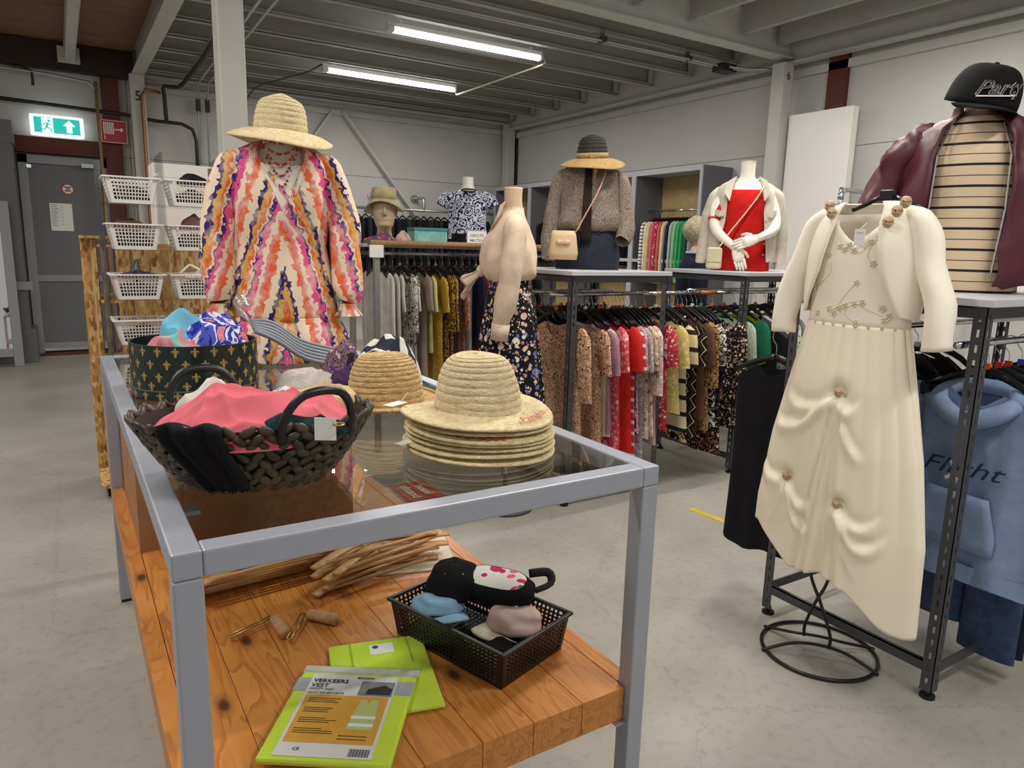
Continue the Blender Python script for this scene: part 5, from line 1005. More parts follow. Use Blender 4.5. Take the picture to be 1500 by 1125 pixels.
mb.build('trousers', Cl('#1b1d26'), pe, smooth=True); mb = MB()
for sd in (-1, 1): mb.ball((sd*.10, -.05, .05), .05, .13, .05, 14, 8)
mb.build('shoes', MAT['blackmatte'], pe, smooth=True)
# ---------------------------------------------------------------- cream dress on its wire stand
CX, CY, CR = 2.37, 1.48, -pi/2
cream = plain('cream_satin', '#f8efd8', .42, var=.03, vs=4, spec=.4); creamj = plain('cream_crepe', '#f8f1e0', .7, bmp=.1, bs=300); rosem = plain('rosette_satin', '#c4a888', .4)
cd_ = thing('cream_dress', 'long cream satin dress with pinned-up skirt and rosettes', 'dress', (CX, CY, 0), CR)
RD = [(0, 0, .24, .335, .105), (0, 0, .60, .325, .115), (0, 0, .88, .285, .112), (0, 0, 1.10, .235, .10), (0, 0, 1.27, .195, .082), (0, 0, 1.32, .185, .078)]
PIN = [(.02, 1.085), (-.165, .725), (.065, .69)]
def zb(a):
    x = sin(a); return .40-.13*max(0, x)**1.3+.16*max(0, -x-.35)+.02*sin(5*a)
SWAG = [(.02, 1.08, -.20, 1.03, .055, .020), (.02, 1.075, -.25, .92, .06, .024), (.02, 1.08, .10, 1.05, .05, .018), (.02, 1.07, .14, .86, .05, .016),
        (-.165, .72, -.03, .65, .05, .020), (-.165, .715, -.03, .55, .06, .022), (-.165, .72, -.30, .73, .03, .016), (-.165, .71, -.22, .52, .02, .014),
        (.065, .685, .22, .67, .065, .022), (.065, .68, .25, .60, .09, .024), (.065, .68, .16, .45, .03, .014)]
PLEAT = [(.005, 1.06, -.085, .42), (.018, 1.06, -.045, .40), (.03, 1.06, .0, .40), (.045, 1.04, .035, .72), (.055, .66, .02, .42), (.075, .66, .075, .40)]
def drape(v, a, q):
    w_ = (1-q); ga = abs(sin(12*a+.6*sin(3*a)))**.7-.6
    d = 1+.045*w_**.7*(sin(5*a+.8)+.5*sin(9*a+2))+.07*ga*q**1.6
    o = Vector((v.x*d, v.y*d, v.z))
    if cos(a) > -.05:
        for px, pz in PIN: r2 = (v.x-px)**2+(v.z-pz)**2; o.y += .034*math.exp(-r2/.0009)
        for x0, z0, x1, z1, sag, am in SWAG:
            e = (v.x-x0)/(x1-x0)
            if 0 < e < 1:
                ln = z0+(z1-z0)*e-sag*4*e*(1-e); g = sin(pi*e)**.5*(1-e*.3)
                o.y -= am*g*math.exp(-((v.z-ln)/.024)**2); o.y += .55*am*g*math.exp(-((v.z-ln-.036)/.020)**2)
        for x0, z0, x1, z1 in PLEAT:
            e = (z0-v.z)/(z0-z1)
            if e > 0: xl = x0+(x1-x0)*min(1.2, e); w2 = .007+.008*e; o.y += .022*min(1, e*6)*math.exp(-((v.x-xl)/w2)**2); o.y -= .010*min(1, e*6)*math.exp(-((v.x-xl-2*w2)/w2)**2)
    return o
mb = MB(); vloft(mb, RD, 200, 90, lambda a: 1.32, zb, drape); mb.build('skirt', cream, cd_, smooth=True, solid=.003)
mb = MB(); vloft(mb, [(q[0], q[1]+.01, q[2], q[3]*.9, q[4]*.7) for q in RD], 48, 10, lambda a: 1.2, lambda a: zb(a)+.02-.05*max(0, sin(a)-.2)); mb.build('lining', cream, cd_, smooth=True)
RB = [(0, 0, 1.31, .185, .078), (0, 0, 1.42, .182, .08), (0, 0, 1.54, .18, .078), (0, 0, 1.64, .165, .065), (0, 0, 1.72, .14, .045)]
ztb = lambda a: 1.60+.115*min(1, abs(a)/.85)**1.2
mb = MB(); vloft(mb, RB, 64, 14, lambda a: ztb(a) if abs(a) < 1.57 else 1.70, lambda a: 1.312); mb.build('bodice', creamj, cd_, smooth=True, solid=.003)
pearl = plain('embroidery', '#e2d6b8', .3)
def fl(px, z, s=1.0):
    mb = MB(); a = math.asin(max(-1, min(1, px/.182))); c = onsurf(RB, a, z, 1.03)
    for k in range(5): mb.ball((c.x+.009*s*cos(k*1.257), c.y, c.z+.009*s*sin(k*1.257)), .005*s, .003, .005*s, 6, 4)
    mb.ball(c, .004*s, .004, .004*s, 6, 4); mb.build('sewn_flower', pearl, cd_, smooth=True)
for px, z in ((-.05, 1.585), (-.03, 1.575), (-.015, 1.59), (.005, 1.572), (.06, 1.60), (.085, 1.615), (.075, 1.53), (.03, 1.465), (-.09, 1.555), (-.115, 1.46), (-.13, 1.44), (-.06, 1.37), (-.04, 1.355), (-.02, 1.375), (.0, 1.385), (.03, 1.395), (.055, 1.40), (.115, 1.385), (.135, 1.36), (.125, 1.345), (.04, 1.33), (-.11, 1.35)): fl(px, z)
for pts in ([(-.05, 1.585), (.02, 1.565), (.075, 1.61)], [(-.04, 1.37), (.0, 1.43), (.03, 1.465)], [(-.06, 1.36), (.02, 1.40), (.07, 1.38), (.12, 1.36)], [(.07, 1.60), (.055, 1.56), (.075, 1.53)], [(-.09, 1.555), (-.075, 1.50), (-.11, 1.46)], [(.01, 1.39), (.0, 1.36), (.04, 1.33)]):
    MB().tube(smooth_path([onsurf(RB, math.asin(x/.185), z, 1.025) for x, z in pts], 5), .0016, 5).build('sewn_vine', pearl, cd_, smooth=True)
def rosette(c, s, parent, nrm=(0, -1, 0)):
    q = Vector(nrm).to_track_quat('Z', 'Y').to_matrix().to_4x4(); mb = MB()
    for k, r in enumerate((.022, .016, .009)):
        pts = [Vector((r*s*(1+.12*sin(3*t*.5235+k))*cos(t*.5235), r*s*sin(t*.5235), .004*k+.003*sin(2*t))) for t in range(13)]
        mb.tube([(q @ p)+Vector(c) for p in pts], .006*s, 7)
    mb.ball(c, .009*s, .009*s, .009*s, 8, 6); return mb.build('rosette', rosem, parent, smooth=True)
for px, pz in PIN: c = onsurf(RD, math.asin(max(-.9, min(.9, px/.25))), pz, .92); rosette((px, c.y-.005, pz), .62, cd_)
B('brand_label', plain('label_pink', '#cf6f66', .7), cd_, .035, .095, .022, .026, 1.668, 1.698); text_mb('Ynova', .02, bold=.01).map(lambda v: Vector((.065+v.x, .0205, 1.683+v.y))).build('brand_print', plain('label_red', '#9c1f22', .7), cd_); B('size_label', MAT['paper'], cd_, .045, .085, .022, .026, 1.645, 1.667)
pt = thing('price_tag', 'white price tag pinned to the cream dress neckline', 'tag', (CX, CY, 0), CR); MB().box(.008, .045, -.088, -.086, 1.59, 1.645).build('card', MAT['paper'], pt); B('print_line', MAT['frame_grey'], pt, .015, .038, -.0885, -.088, 1.63, 1.633); MB().tube([(.026, -.087, 1.645), (.03, -.06, 1.665)], .0012, 4).build('thread', MAT['white'], pt)
bo = thing('bolero', 'cream cropped bolero with satin rosettes over the cream dress', 'jacket', (CX, CY, 0), CR)
mb = MB(); shell(mb, [(0, 0, 1.375, .205, .10), (0, 0, 1.42, .212, .105), (0, 0, 1.50, .212, .105), (0, 0, 1.58, .208, .10), (0, 0, 1.66, .19, .08), (0, 0, 1.71, .155, .06), (0, 0, 1.735, .105, .05)], 44, [1.0, .78, .56, .47, .44, .52, .66], lambda v, t, q: Vector((v.x, v.y, v.z-.055*(1-q)**2*max(0, abs(cos(t))-.55)))); mb.build('body', creamj, bo, smooth=True, solid=.005)
for s in (-1, 1):
    mb = MB(); sleeve(mb, [(s*.13, 0, 1.695), (s*.19, -.005, 1.665), (s*.235, -.015, 1.53), (s*(.265 if s < 0 else .285), -.03, 1.40), (s*(.275 if s < 0 else .30), -.035, 1.265)], [.028, .040, .044, .044, .043], 18, 5, .010, s+20); mb.build('sleeve', creamj, bo, smooth=True, solid=.003)
for c in ((-.115, -.062, 1.725), (-.098, -.072, 1.70), (.155, -.062, 1.728), (.14, -.078, 1.70), (.122, -.092, 1.665)): rosette(c, .72, bo)
ds = thing('dress_stand', 'black wire dress stand with round base under the cream dress', 'stand', (2.45, 1.535, 0)); wm_ = MAT['black']
MB().ring((0, 0, .008), .215, .0075, 48, 8).build('base_ring', wm_, ds, smooth=True)
for a, s in ((.5, 1), (.5, -1)):
    d = Vector((cos(2.2), sin(2.2), 0)); n_ = Vector((-d.y, d.x, 0)); off = n_*.045*s
    MB().tube(smooth_path([d*.208+off*2.2+Vector((0, 0, .008)), d*.1+off+Vector((0, 0, .035)), off*.8+Vector((0, 0, .045)), -d*.1+off+Vector((0, 0, .035)), -d*.208+off*2.2+Vector((0, 0, .008))], 5), .0065, 8).build('base_arch', wm_, ds, smooth=True)
for s in (-1, 1): MB().tube(smooth_path([(-.02, s*.055, .045), (-.02, s*.055, .10), (-.035, s*.01, .22), (-.05, -s*.04, .34), (-.06, -s*.06, .55), (-.075, -s*.03, 1.1), (-.075, -s*.012, 1.45), (-.075, -s*.006, 1.60)], 5), .0065, 8).build('upright_wire', wm_, ds, smooth=True)
hg_ = thing('clothes_hanger', 'wide black hanger with square neck holding the cream dress', 'hanger', (CX, CY-.055, 1.735), CR)
mb = MB()
for s in (-1, 1): mb.tube([(s*.02, 0, .018), (s*.05, 0, .006), (s*.075, -.002, -.006), (s*.12, 0, -.022)], .008, 8)
mb.build('arms', wm_, hg_, smooth=True); B('neck_block', wm_, hg_, -.024, .024, -.01, .01, .005, .04, bevel=.004)
# ---------------------------------------------------------------- things on the glass
G = TZ-.004
def heap(name, label, cat, mat, c, rx, ry, h, rz=0, seed=0, rough=.35, n=110, m=36, parent=None, group=None, pw=.6, ridge=.25, low=0):
    def fn(u, v):
        a = u*2*pi; r = v; k = 1+.20*nz(cos(a)*1.6+seed, sin(a)*1.6, seed)
        x = cos(a)*r*rx*k; y = sin(a)*r*ry*k; q = max(0, 1-r**2.2)**pw
        wx = x+.035*nz(x*9+seed, y*9, 1); wy = y+.035*nz(x*9, y*9+seed, 2)
        n1 = noise.noise(Vector((x*9+seed, y*9, seed)))
        r1 = (1-abs(noise.noise(Vector((wx*6+seed, wy*17, seed+4)))))**2.5; r2 = (1-abs(noise.noise(Vector((wx*15-seed, wy*6, seed+9)))))**2.5
        z = h*q*(.80+rough*n1)+min(h, .05)*(.35+ridge)*(.75*r1+.6*r2-.5)*q**.5
        return Vector((x, y, max(low, z)))
    o = MB().grid(fn, n, m).build(name, mat, parent, smooth=True); o.location = c; o.rotation_euler = (0, 0, rz)
    return tag(o, label, cat, group) if label else o
# stack of lettered sun hats
redm = plain('red_thread', '#b5362c', .7); HX, HY = .835, 1.465
def brim_text(h, txt, phi, rr, sc, sh=.3, zoff=.0065, br=.184, cr=.1, dp=.012):
    def f(v):
        r = rr-v.y; a = phi+v.x/rr; q = max(0, min(1, (r-cr)/(br-cr))); return Vector((r*cos(a), r*sin(a), -dp*q**1.6+zoff))
    return text_mb(txt, sc, sh, bold=.006).map(f).build('stitched_word', redm, h)
lbs = ['lowest hat of the lettered straw hat stack lying on the glass', 'second hat up in the lettered straw hat stack', 'third hat up in the lettered straw hat stack', 'fourth hat up in the lettered straw hat stack', 'fifth hat up in the lettered straw hat stack', 'sixth hat up in the lettered straw hat stack', 'topmost domed hat of the lettered straw hat stack']
for i in range(7):
    top = i == 6
    h = hat('straw_hat', lbs[i], MS['straw'], (HX+random.uniform(-.006, .006), HY+random.uniform(-.006, .006), G+.020+i*.0125+(.004 if top else 0)), random.uniform(0, 6) if not top else 0, (random.uniform(-.025, .025), random.uniform(-.025, .025), 0), .098-.0003*(6-i), .132 if top else .12+.001*i, .182+random.uniform(-.005, .004), 10, .012, .005 if not top else .010, group='stack of lettered straw hats', dent=.008)
    if not top: h.rotation_euler = (h.rotation_euler[0], h.rotation_euler[1], 0)
    if i in (1, 3, 4, 6): brim_text(h, 'Paradise', (-2.05 if i < 5 else -1.05)+(.9 if i == 3 else 0), .158, .034)
tg = thing('price_tag', 'small white price tag sticking out of the lettered hat stack', 'tag', (HX-.155, HY+.03, G+.03), .4); B('card', MAT['paper'], tg, -.06, 0, -.012, .012, 0, .001); MB().tube([(0, 0, .001), (.03, 0, .004)], .001, 4).build('thread', MAT['white'], tg)
tg = thing('price_tag', 'white price tag under the brim of topmost lettered hat', 'tag', (HX-.16, HY+.11, G+.104), .5); B('card', MAT['paper'], tg, -.05, .01, -.014, .014, 0, .001); MB().tube([(.0, 0, .001), (.03, 0, .02)], .001, 4).build('thread', MAT['white'], tg)
wh = hat('straw_hat', 'golden woven seagrass hat lying behind the lettered hats', MS['seagrass'], (.775, 1.915, G+.028), .3, (radians(-3), 0, 0), .106, .145, .175, 13, .0, .012, dent=0)
MB().lathe([(.172+.005*cos(k*pi/4), .004+.005*sin(k*pi/4)) for k in range(9)], 56, fn=lambda v, a, j: v+Vector((0, 0, .012*(sin(2*a+1)+.5*sin(3*a))))).build('brim_edge', MS['seagrass'], wh, smooth=True)
# hat box
hbx = thing('hat_box', 'round dark green hat box with gold fleur-de-lis print', 'box', (.345, 2.46, G)); grn = plain('box_green', '#10231c', .3); HR, HH = .188, .168
MB().lathe([(.001, .002), (HR, .002), (HR, HH), (HR-.006, HH), (HR-.006, .008), (.001, .008)], 64).build('body', grn, hbx, smooth=False); MB().lathe([(HR+.0005, .030), (HR+.003, .030), (HR+.003, .034), (HR+.0005, .034)], 64).build('seam_ring', plain('seam', '#4c5f50', .5), hbx)
fleur = [(0, .016), (.0035, .010), (.003, .003), (.006, .007), (.0105, .006), (.0115, .0005), (.0085, -.003), (.0095, .002), (.006, .002), (.0025, -.002), (.006, -.003), (.006, -.0055), (.002, -.006), (.004, -.011), (0, -.015)]
fleur = fleur+[(-x, z) for x, z in fleur[-2:0:-1]]
gold = plain('gold_print', '#a58a4c', .5)
def on_cyl(x, z, a0): a = a0+x/HR; return ((HR+.0008)*cos(a), (HR+.0008)*sin(a), z)
rowz = (.150, .112, .074, .046, .016)
for j, z in enumerate(rowz):
    for k in range(22):
        a = 2*pi*(k+(.5 if j % 2 else 0))/22
        if sin(a+.1) < .25: MB().poly([on_cyl(x, z+y, a) for x, y in fleur]).build('gold_lily', gold, hbx)
blue = P('abstract', ['#1f2a8c', '#4a56b8', '#d8d4e2', '#2a3498', '#c97a84'], .55); aqua = Cl('#6fb3d0'); teal = P('marble', ['#2f9a94', '#6fc0b4', '#d88a90', '#c06a7c'], .5)
heap('patterned_scarf', 'blue and white patterned scarf heaped in the green hat box', 'scarf', blue, (.385, 2.455, G+.13), .14, .14, .10, 0, 3, .5, ridge=.7)
sc = heap('aqua_scarf', 'aqua fringed scarf lying on top of the hat box pile', 'scarf', aqua, (.315, 2.42, G+.165), .085, .06, .075, .5, 8, .6, ridge=.7)
heap('teal_scarf', 'teal and pink silky scarf at the front of hat box', 'scarf', teal, (.295, 2.375, G+.145), .105, .055, .045, -.1, 5, .5, ridge=.6)
# grey hangers leaning on the hat box
for k in range(6):
    g_ = thing('clothes_hanger', 'grey plastic hanger leaning on the hat box beside bright dress', 'hanger', (.60, 2.635+.014*k, G), 0, 'grey hangers leaning on hat box'); z = .012*k
    MB().tube(smooth_path([(-.03, 0, .165+z*.5), (.05, 0, .125+z), (.15, .0, .055+z), (.29, 0, .018+z*.9)], 4), .009, 6, flat=(0, 1, 0), sq=.5).build('arms', plain('hanger_grey', '#7e8790', .4) if k == 0 else bpy.data.materials['hanger_grey'], g_, smooth=True)
    MB().tube(smooth_path([(-.03, 0, .165+z*.5), (-.05, 0, .20+z*.5), (-.085, 0, .235+z*.4), (-.07, 0, .265+z*.4), (-.04, 0, .255+z*.4)], 3), .002, 5).build('hook', MAT['chrome'], g_, smooth=True)
heap('lace_scarf', 'white flowered lace scarf lying behind the woven basket', 'scarf', P('floral', ['#d8d4cc', '#8fa596', '#9aa4c4'], .7), (.52, 2.06, G), .17, .11, .045, .3, 12, .5)
heap('grey_knit', 'pale grey crinkled scarf between hat box and purple scarf', 'scarf', plain('grey_lace', '#b9b4aa', .9, bmp=.8, bs=90), (.69, 2.36, G), .13, .10, .055, .1, 17, .7)
heap('zebra_scarf', 'navy and white zebra scarf heaped behind the seagrass hat', 'scarf', P('zebra', ['#d8d5cd', '#2b2f3f'], 1.1), (.945, 2.34, G), .135, .13, .185, .4, 21, .3, pw=.75)
heap('purple_scarf', 'fluffy purple scarf in front of zebra scarf', 'scarf', plain('purple_fur', '#3b1f50', .95, var=.3, vs=40, bmp=.9, bs=160), (.79, 2.28, G), .07, .07, .075, .1, 25, .5)
heap('striped_scarf', 'narrow multicoloured striped scarf beside zebra scarf', 'scarf', P('abstract', ['#2c2440', '#8c6a58', '#4a3a78', '#c9a48c'], 1.2), (.82, 2.43, G), .06, .08, .15, .3, 29, .5)
# woven basket of scarves
WX, WY, WR = .315, 1.475, -.21; wk = thing('woven_basket', 'oval dark woven seagrass basket with black handles', 'basket', (WX, WY, G), WR)
dk_ = plain('dark_leaf', '#45392f', .42, var=.75, vs=26); mb = MB(); prof = lambda f: (.135+.095*f**.75, .085+.075*f**.75, .006+.13*f)
for j in range(8):
    f = j/7; a_, b_, z_ = prof(f); n_ = 44
    for k in range(n_):
        t = 2*pi*(k+.5*(j % 2))/n_; d = Vector((-a_*sin(t), b_*cos(t), 0)).normalized(); up = Vector((cos(t)*.5, sin(t)*.5, 1)).normalized(); o_ = d.cross(up)
        tl = (.75 if (k+j) % 2 else -.75)+random.uniform(-.2, .2); M = Matrix((d*cos(tl)+up*sin(tl), o_, -d*sin(tl)+up*cos(tl))).transposed(); mb.ball((a_*cos(t), b_*sin(t), z_), .021, .0065, .0095, 6, 5, M.to_4x4())
tag(mb.build('plaited_leaves', dk_, wk, smooth=True), kind='stuff')
MB().loft([(0, 0, .004, .13, .08), (0, 0, .07, .185, .125), (0, 0, .135, .222, .152)], 40, cap0=True).build('inner_wall', plain('basket_inner', '#2a231d', .8), wk, smooth=True)
for ang in (-1.05, 2.05):
    a_, b_, z_ = prof(.95); p0 = Vector((a_*cos(ang-.33), b_*sin(ang-.33), z_)); p1 = Vector((a_*cos(ang+.33), b_*sin(ang+.33), z_)); o_ = Vector((cos(ang), sin(ang), 0))*.012
    MB().tube(smooth_path([p0-Vector((0, 0, .02)), p0+o_+Vector((0, 0, .03)), p0*.75+p1*.25+o_*2+Vector((0, 0, .072)), p0*.25+p1*.75+o_*2+Vector((0, 0, .072)), p1+o_+Vector((0, 0, .03)), p1-Vector((0, 0, .02))], 5), .0085, 10).build('handle', MAT['black'], wk, smooth=True)
pk = heap('pink_scarf', 'salmon pink scarf heaped in the woven basket', 'scarf', plain('pink_voile', '#de6674', .75, var=.05, vs=5), (WX-.01, WY-.01, G+.095), .205, .125, .095, WR, 41, .35, n=150, m=46, ridge=.2)
heap('beige_scarf', 'sheer pale yellow scarf over the rim of woven basket', 'scarf', plain('sheer_yellow', '#cdb47c', .6, var=.1), (WX+.165, WY+.065, G+.115), .085, .065, .05, WR+.4, 45, .5)
heap('white_scarf', 'white cloth behind the black handle of woven basket', 'scarf', Cl('#dcdad2'), (WX-.06, WY+.10, G+.13), .075, .03, .055, WR, 49, .3)
bk = thing('black_scarf', 'black fringed scarf hanging over the rim of woven basket', 'scarf', (WX, WY, G), WR)
def bscarf(u, v):
    a = -2.25+.50*u-.06*sin(v*5); k = 1+.02*sin(u*17)*v
    if v < .25: f = 1.0; r2 = .80+.22*v/.25; z = .128+.022*sin(v/.25*pi/2)
    else: q = (v-.25)/.75; z = .150-.142*q; f = max(0, (z-.006)/.13); r2 = 1.045
    a_, b_, _ = prof(min(1, f)); return Vector(((a_+.012)*cos(a)*r2*k, (b_+.012)*sin(a)*r2*k-.004*sin(u*23), z+.006*sin(u*11)*(1-v)))
MB().grid(bscarf, 28, 24).build('cloth', Cl('#121214'), bk, smooth=True, solid=.006)
for k in range(12): p = bscarf(k/11, 1); MB().tube([p, p+Vector((random.uniform(-.008, .008), -.012, -.003))], .0012, 4).build('fringe', MAT['blackmatte'], bk)
heap('dark_scarf', 'black and teal scarf tucked along the front rim of woven basket', 'scarf', P('marble', ['#111114', '#1c3a40', '#141416'], .6), (WX+.02, WY-.115, G+.112), .13, .035, .035, WR, 53, .4)
tg = thing('price_tag', 'white card price tag on the black handle of woven basket', 'tag', (WX+.085, WY-.185, G+.135), -.5); MB().box(-.02, .02, -.001, .001, -.022, .022).build('card', MAT['paper'], tg); MB().ring((.026, -.002, .01), .010, .0018, 14, 5).build('gold_pin', plain('pin_gold', '#c9a24a', .3, .8), tg, smooth=True)
hs = thing('distance_sticker', 'red sticker reading houd afstand stuck under the table glass', 'sticker', (.578, 1.268, TZ-.0135), -pi/2); MB().box(-.055, .055, -.04, .04, -.001, 0).build('card', plain('sticker_card_red', '#a8322c', .5), hs)
for k, tx in enumerate(('houd', 'afstand')): text_mb(tx, .028, bold=.012).map(lambda v: Vector((v.x, v.y+.016-.03*k, .0006))).build('print', MAT['white'], hs)
# ---------------------------------------------------------------- things on the pine shelf
cbx = thing('cardboard_box', 'large brown cardboard box standing on the pine shelf', 'box', (0, 0, SZ)); cb_ = MAT['cardboard']
for nm, a in (('front', (.158, .88, 2.53, 2.536, 0, .42)), ('back', (.158, .88, 3.19, 3.196, 0, .42)), ('side', (.152, .158, 2.53, 3.196, 0, .42)), ('side', (.88, .886, 2.53, 3.196, 0, .42)), ('bottom', (.158, .88, 2.536, 3.19, 0, .006)), ('top_flap', (.152, .886, 2.53, 2.86, .42, .425)), ('top_flap', (.152, .886, 2.866, 3.196, .42, .425))): B(nm, cb_, cbx, *a)
B('tape', plain('box_tape', '#c9a878', .3), cbx, .152, .886, 2.835, 2.89, .425, .426)
tag(MB().box(-.13, .13, -.15, .15, 0, .004).build('paper_sheet', plain('cream_sheet', '#d6ccb8', .8), loc=(.94, 2.10, SZ+.001)), 'cream paper sheet lying under the wooden hangers', 'paper').rotation_euler = (0, 0, -.3)
hp0 = None
for k in range(13):
    if hp0 is None:
        h = thing('wooden_hanger', '', 'hanger'); mb = MB()
        for s in (-1, 1): mb.tube(smooth_path([(0, .045, 0), (s*.05, .035, 0), (s*.13, .0, 0), (s*.22, -.045, 0)], 3), [.021, .020, .017, .015], 10, flat=(0, 0, 1), sq=.42)
        mb.build('arms', MAT['hangwood'], h, smooth=True); MB().tube([(-.195, -.034, 0), (.195, -.034, 0)], .006, 8).build('crossbar', MAT['hangwood'], h, smooth=True)
        MB().tube(smooth_path([(0, .05, 0), (0, .075, 0), (.02, .092, 0), (.024, .115, 0), (.004, .13, 0), (-.016, .118, 0)], 3), .0019, 5).build('hook', MAT['chrome'], h, smooth=True); hp0 = h
    else: h = copy_tree(hp0)
    left = k < 6; j = k if left else k-6
    h.location = ((.42+.012*j, 2.16-.014*j, SZ+.010+.015*j) if left else (.77+.022*(j % 3), 2.02+.026*(j % 4)-.008*j, SZ+.012+.014*j)); h.rotation_euler = (0, 0, (.06+.03*(j % 3) if left else .16+.05*((j*2) % 4)))
    h['label'] = 'pale wooden clothes hanger in the pile '+('by the cardboard box' if left else 'beside the black plastic basket'); h['group'] = 'wooden hangers '+('by box' if left else 'by basket')
# black plastic basket with caps
PB = thing('plastic_basket', 'black lattice plastic basket full of caps on the pine shelf', 'basket', (.865, 1.505, SZ+.001), atan2(-.395, .128)); basket_parts(PB, .40, .37, .265, .24, .105, MAT['black'], 26, 8, 16, .05, .1, .07, .42, .003, .007)
def cap(label, mat, loc, rot, sc=1, vis=None, name='baseball_cap', squash=.75, cat='cap'):
    c = thing(name, label, cat, loc); c.rotation_euler = rot; c.scale = (sc,)*3
    mb = MB().lathe([(.085*cos(a*pi/20)**.5+.0005, .105*squash*sin(a*pi/20)) for a in range(11)], 32, sy=1.12, fn=lambda v, a, j: Vector((v.x+.006*sin(3*a+j), v.y, v.z+.010*nz(v.x*20, v.y*20, 3)))); mb.build('crown', mat, c, smooth=True, solid=.003)
    MB().grid(lambda u, v: Vector(((u-.5)*2*.08*(1-.18*v*v), -.08*sqrt(max(0, 1-((u-.5)*2)**2*.85))-.075*v*sqrt(max(.02, 1-abs((u-.5)*2)**2.6)), .004-.022*((u-.5)*2)**2-.008*v)), 15, 7).build('visor', vis or mat, c, smooth=True, solid=.005)
    MB().ball((0, 0, .105*squash), .007, .007, .005, 8, 5).build('button', vis or mat, c, smooth=True); return c
b0 = SZ+.012; _d = Vector((.308, -.951)); _s = Vector((.951, .308)); _c = Vector((.865, 1.505))
def inb(l, t): q = _c+_d*l+_s*t; return q.x, q.y
def vis_rz(w): return atan2(w.y, w.x)+pi/2
cap('plain black cap at the bottom of the black plastic basket', Cl('#101012'), (*inb(.075, -.02), b0), (0, 0, vis_rz(-_d)), .80, squash=.6)
cap('light blue denim cap along the edge of black plastic basket', Cl('#86a8c6'), (*inb(-.105, -.045), b0+.060), (-.22, .10, vis_rz(_d*.9-_s*.25)), .80, squash=.55)
cap('cream visored pink cap in the black plastic basket', Cl('#cdb1a6'), (*inb(.085, .045), b0+.050), (-.10, 0, vis_rz(-_s*.9-_d*.35)), .78, Cl('#ddd4be'), squash=.6)
bc = cap('black cap with white sticker on top of the basket pile', Cl('#0c0c0e'), (*inb(-.105, .015), b0+.088), (.12, .0, vis_rz(_s*.8-_d*.5)), .88, squash=.9); MB().poly([(.03+.016*cos(k*pi/3), -.098, .035+.016*sin(k*pi/3)) for k in range(6)], (0, .003, 0)).build('sticker', MAT['paper'], bc)
for a in (.4, 1.3, 2.2): MB().ball((.062*cos(a), .07*sin(a), .078), .004, .004, .003, 6, 4).build('green_eyelet', plain('eyelet', '#2c9a7c', .4) if a < .5 else bpy.data.materials['eyelet'], bc)
fc = thing('floral_pouch', 'black pouch with pink hibiscus front on the caps', 'pouch', (*inb(.0, .075), b0+.105)); fc.rotation_euler = (.22, .0, -.95)
MB().loft([(0, 0, -.012, .10, .055, .7), (0, 0, .02, .105, .06, .7), (0, 0, .045, .085, .045, .7)], 28, cap0=True, cap1=True).build('body', Cl('#0d0d0f'), fc, smooth=True); MB().loft([(0, 0, .044, .084, .044, .7), (0, 0, .052, .07, .034, .7)], 28, cap1=True).build('floral_panel', P('floral', ['#e2dcd6', '#c22c5c', '#d8688c', '#4a6a48'], .55), fc, smooth=True)
MB().tube(smooth_path([(.10, .02, .01), (.135, .05, .02), (.12, .075, .035), (.07, .06, .03)], 4), .012, 8, sq=.4).build('strap', MAT['blackmatte'], fc, smooth=True); B('label_patch', MAT['paper'], fc, -.085, -.06, -.0625, -.059, .005, .025)
# folding hangers with cork grips
brs = plain('brass', '#b39455', .3, .9); crk = plain('cork', '#b98f64', .8, var=.2, vs=60)
for lb, p0, rz in (('cork-handled brass folding hanger lying toward wooden hangers', (.37, 1.85), .35), ('cork-handled brass folding hanger lying toward the safety vests', (.47, 1.80), 1.0)):
    f = thing('folding_hanger', lb, 'hanger', (p0[0], p0[1], SZ+.014), rz); mb = MB()
    for s in (-1, 1): mb.tube([(-.075, s*.006, 0), (.05, s*.006, .004)], .0028, 6)
    mb.tube([(-.075, -.006, 0), (-.075, .006, 0)], .0028, 6); mb.tube([(.05, 0, .004), (.04, -.04, .004)], .003, 6); mb.build('brass_rods', brs, f, smooth=True)
    MB().tube([(.05, -.015, .003), (.025, -.10, .003)], [.0145, .016], 12).build('cork_grip', crk, f, smooth=True)
# safety vests in bags
hv = plain('hi_vis_yellow', '#c6de3a', .7, var=.05, vs=10); grt = plain('reflective_grey', '#a4a9b0', .35)
va = thing('safety_vest', 'folded neon yellow vest in clear bag with small white label', 'vest', (.585, 1.475, SZ+.001), -.25)
MB().box(-.12, .12, -.155, .155, 0, .012).build('folded_vest', hv, va, bevel=.005); B('neck_seam', plain('hi_vis_seam', '#9dbb24', .7), va, -.07, -.064, .03, .15, .0121, .0128); B('neck_seam', bpy.data.materials['hi_vis_seam'], va, .075, .081, .03, .15, .0121, .0128); B('white_label', MAT['paper'], va, -.02, .04, .085, .13, .0122, .0132); MB().poly([(-.005+.008*cos(k*pi/5), .118+.008*sin(k*pi/5), .0136) for k in range(10)]).build('label_dot', plain('label_blue', '#25348c', .6), va)
MB().box(-.128, .128, -.162, .165, .0, .0145).build('clear_bag', MAT['film'], va, bevel=.004)
vb = thing('safety_vest', 'bagged neon safety vest with orange verkeers vest card', 'vest', (.452, 1.365, SZ+.0165), -.60)
MB().box(-.135, .135, -.165, .13, 0, .016).build('folded_vest', hv, vb, bevel=.006); B('reflective_band', grt, vb, -.136, .136, .055, .105, .0163, .0168)
B('bag_flap', MAT['film'], vb, -.14, .14, .13, .168, .010, .011); B('flap_strip', plain('flap_white', '#d9d9d2', .25), vb, -.138, .138, .134, .164, .0085, .0098)
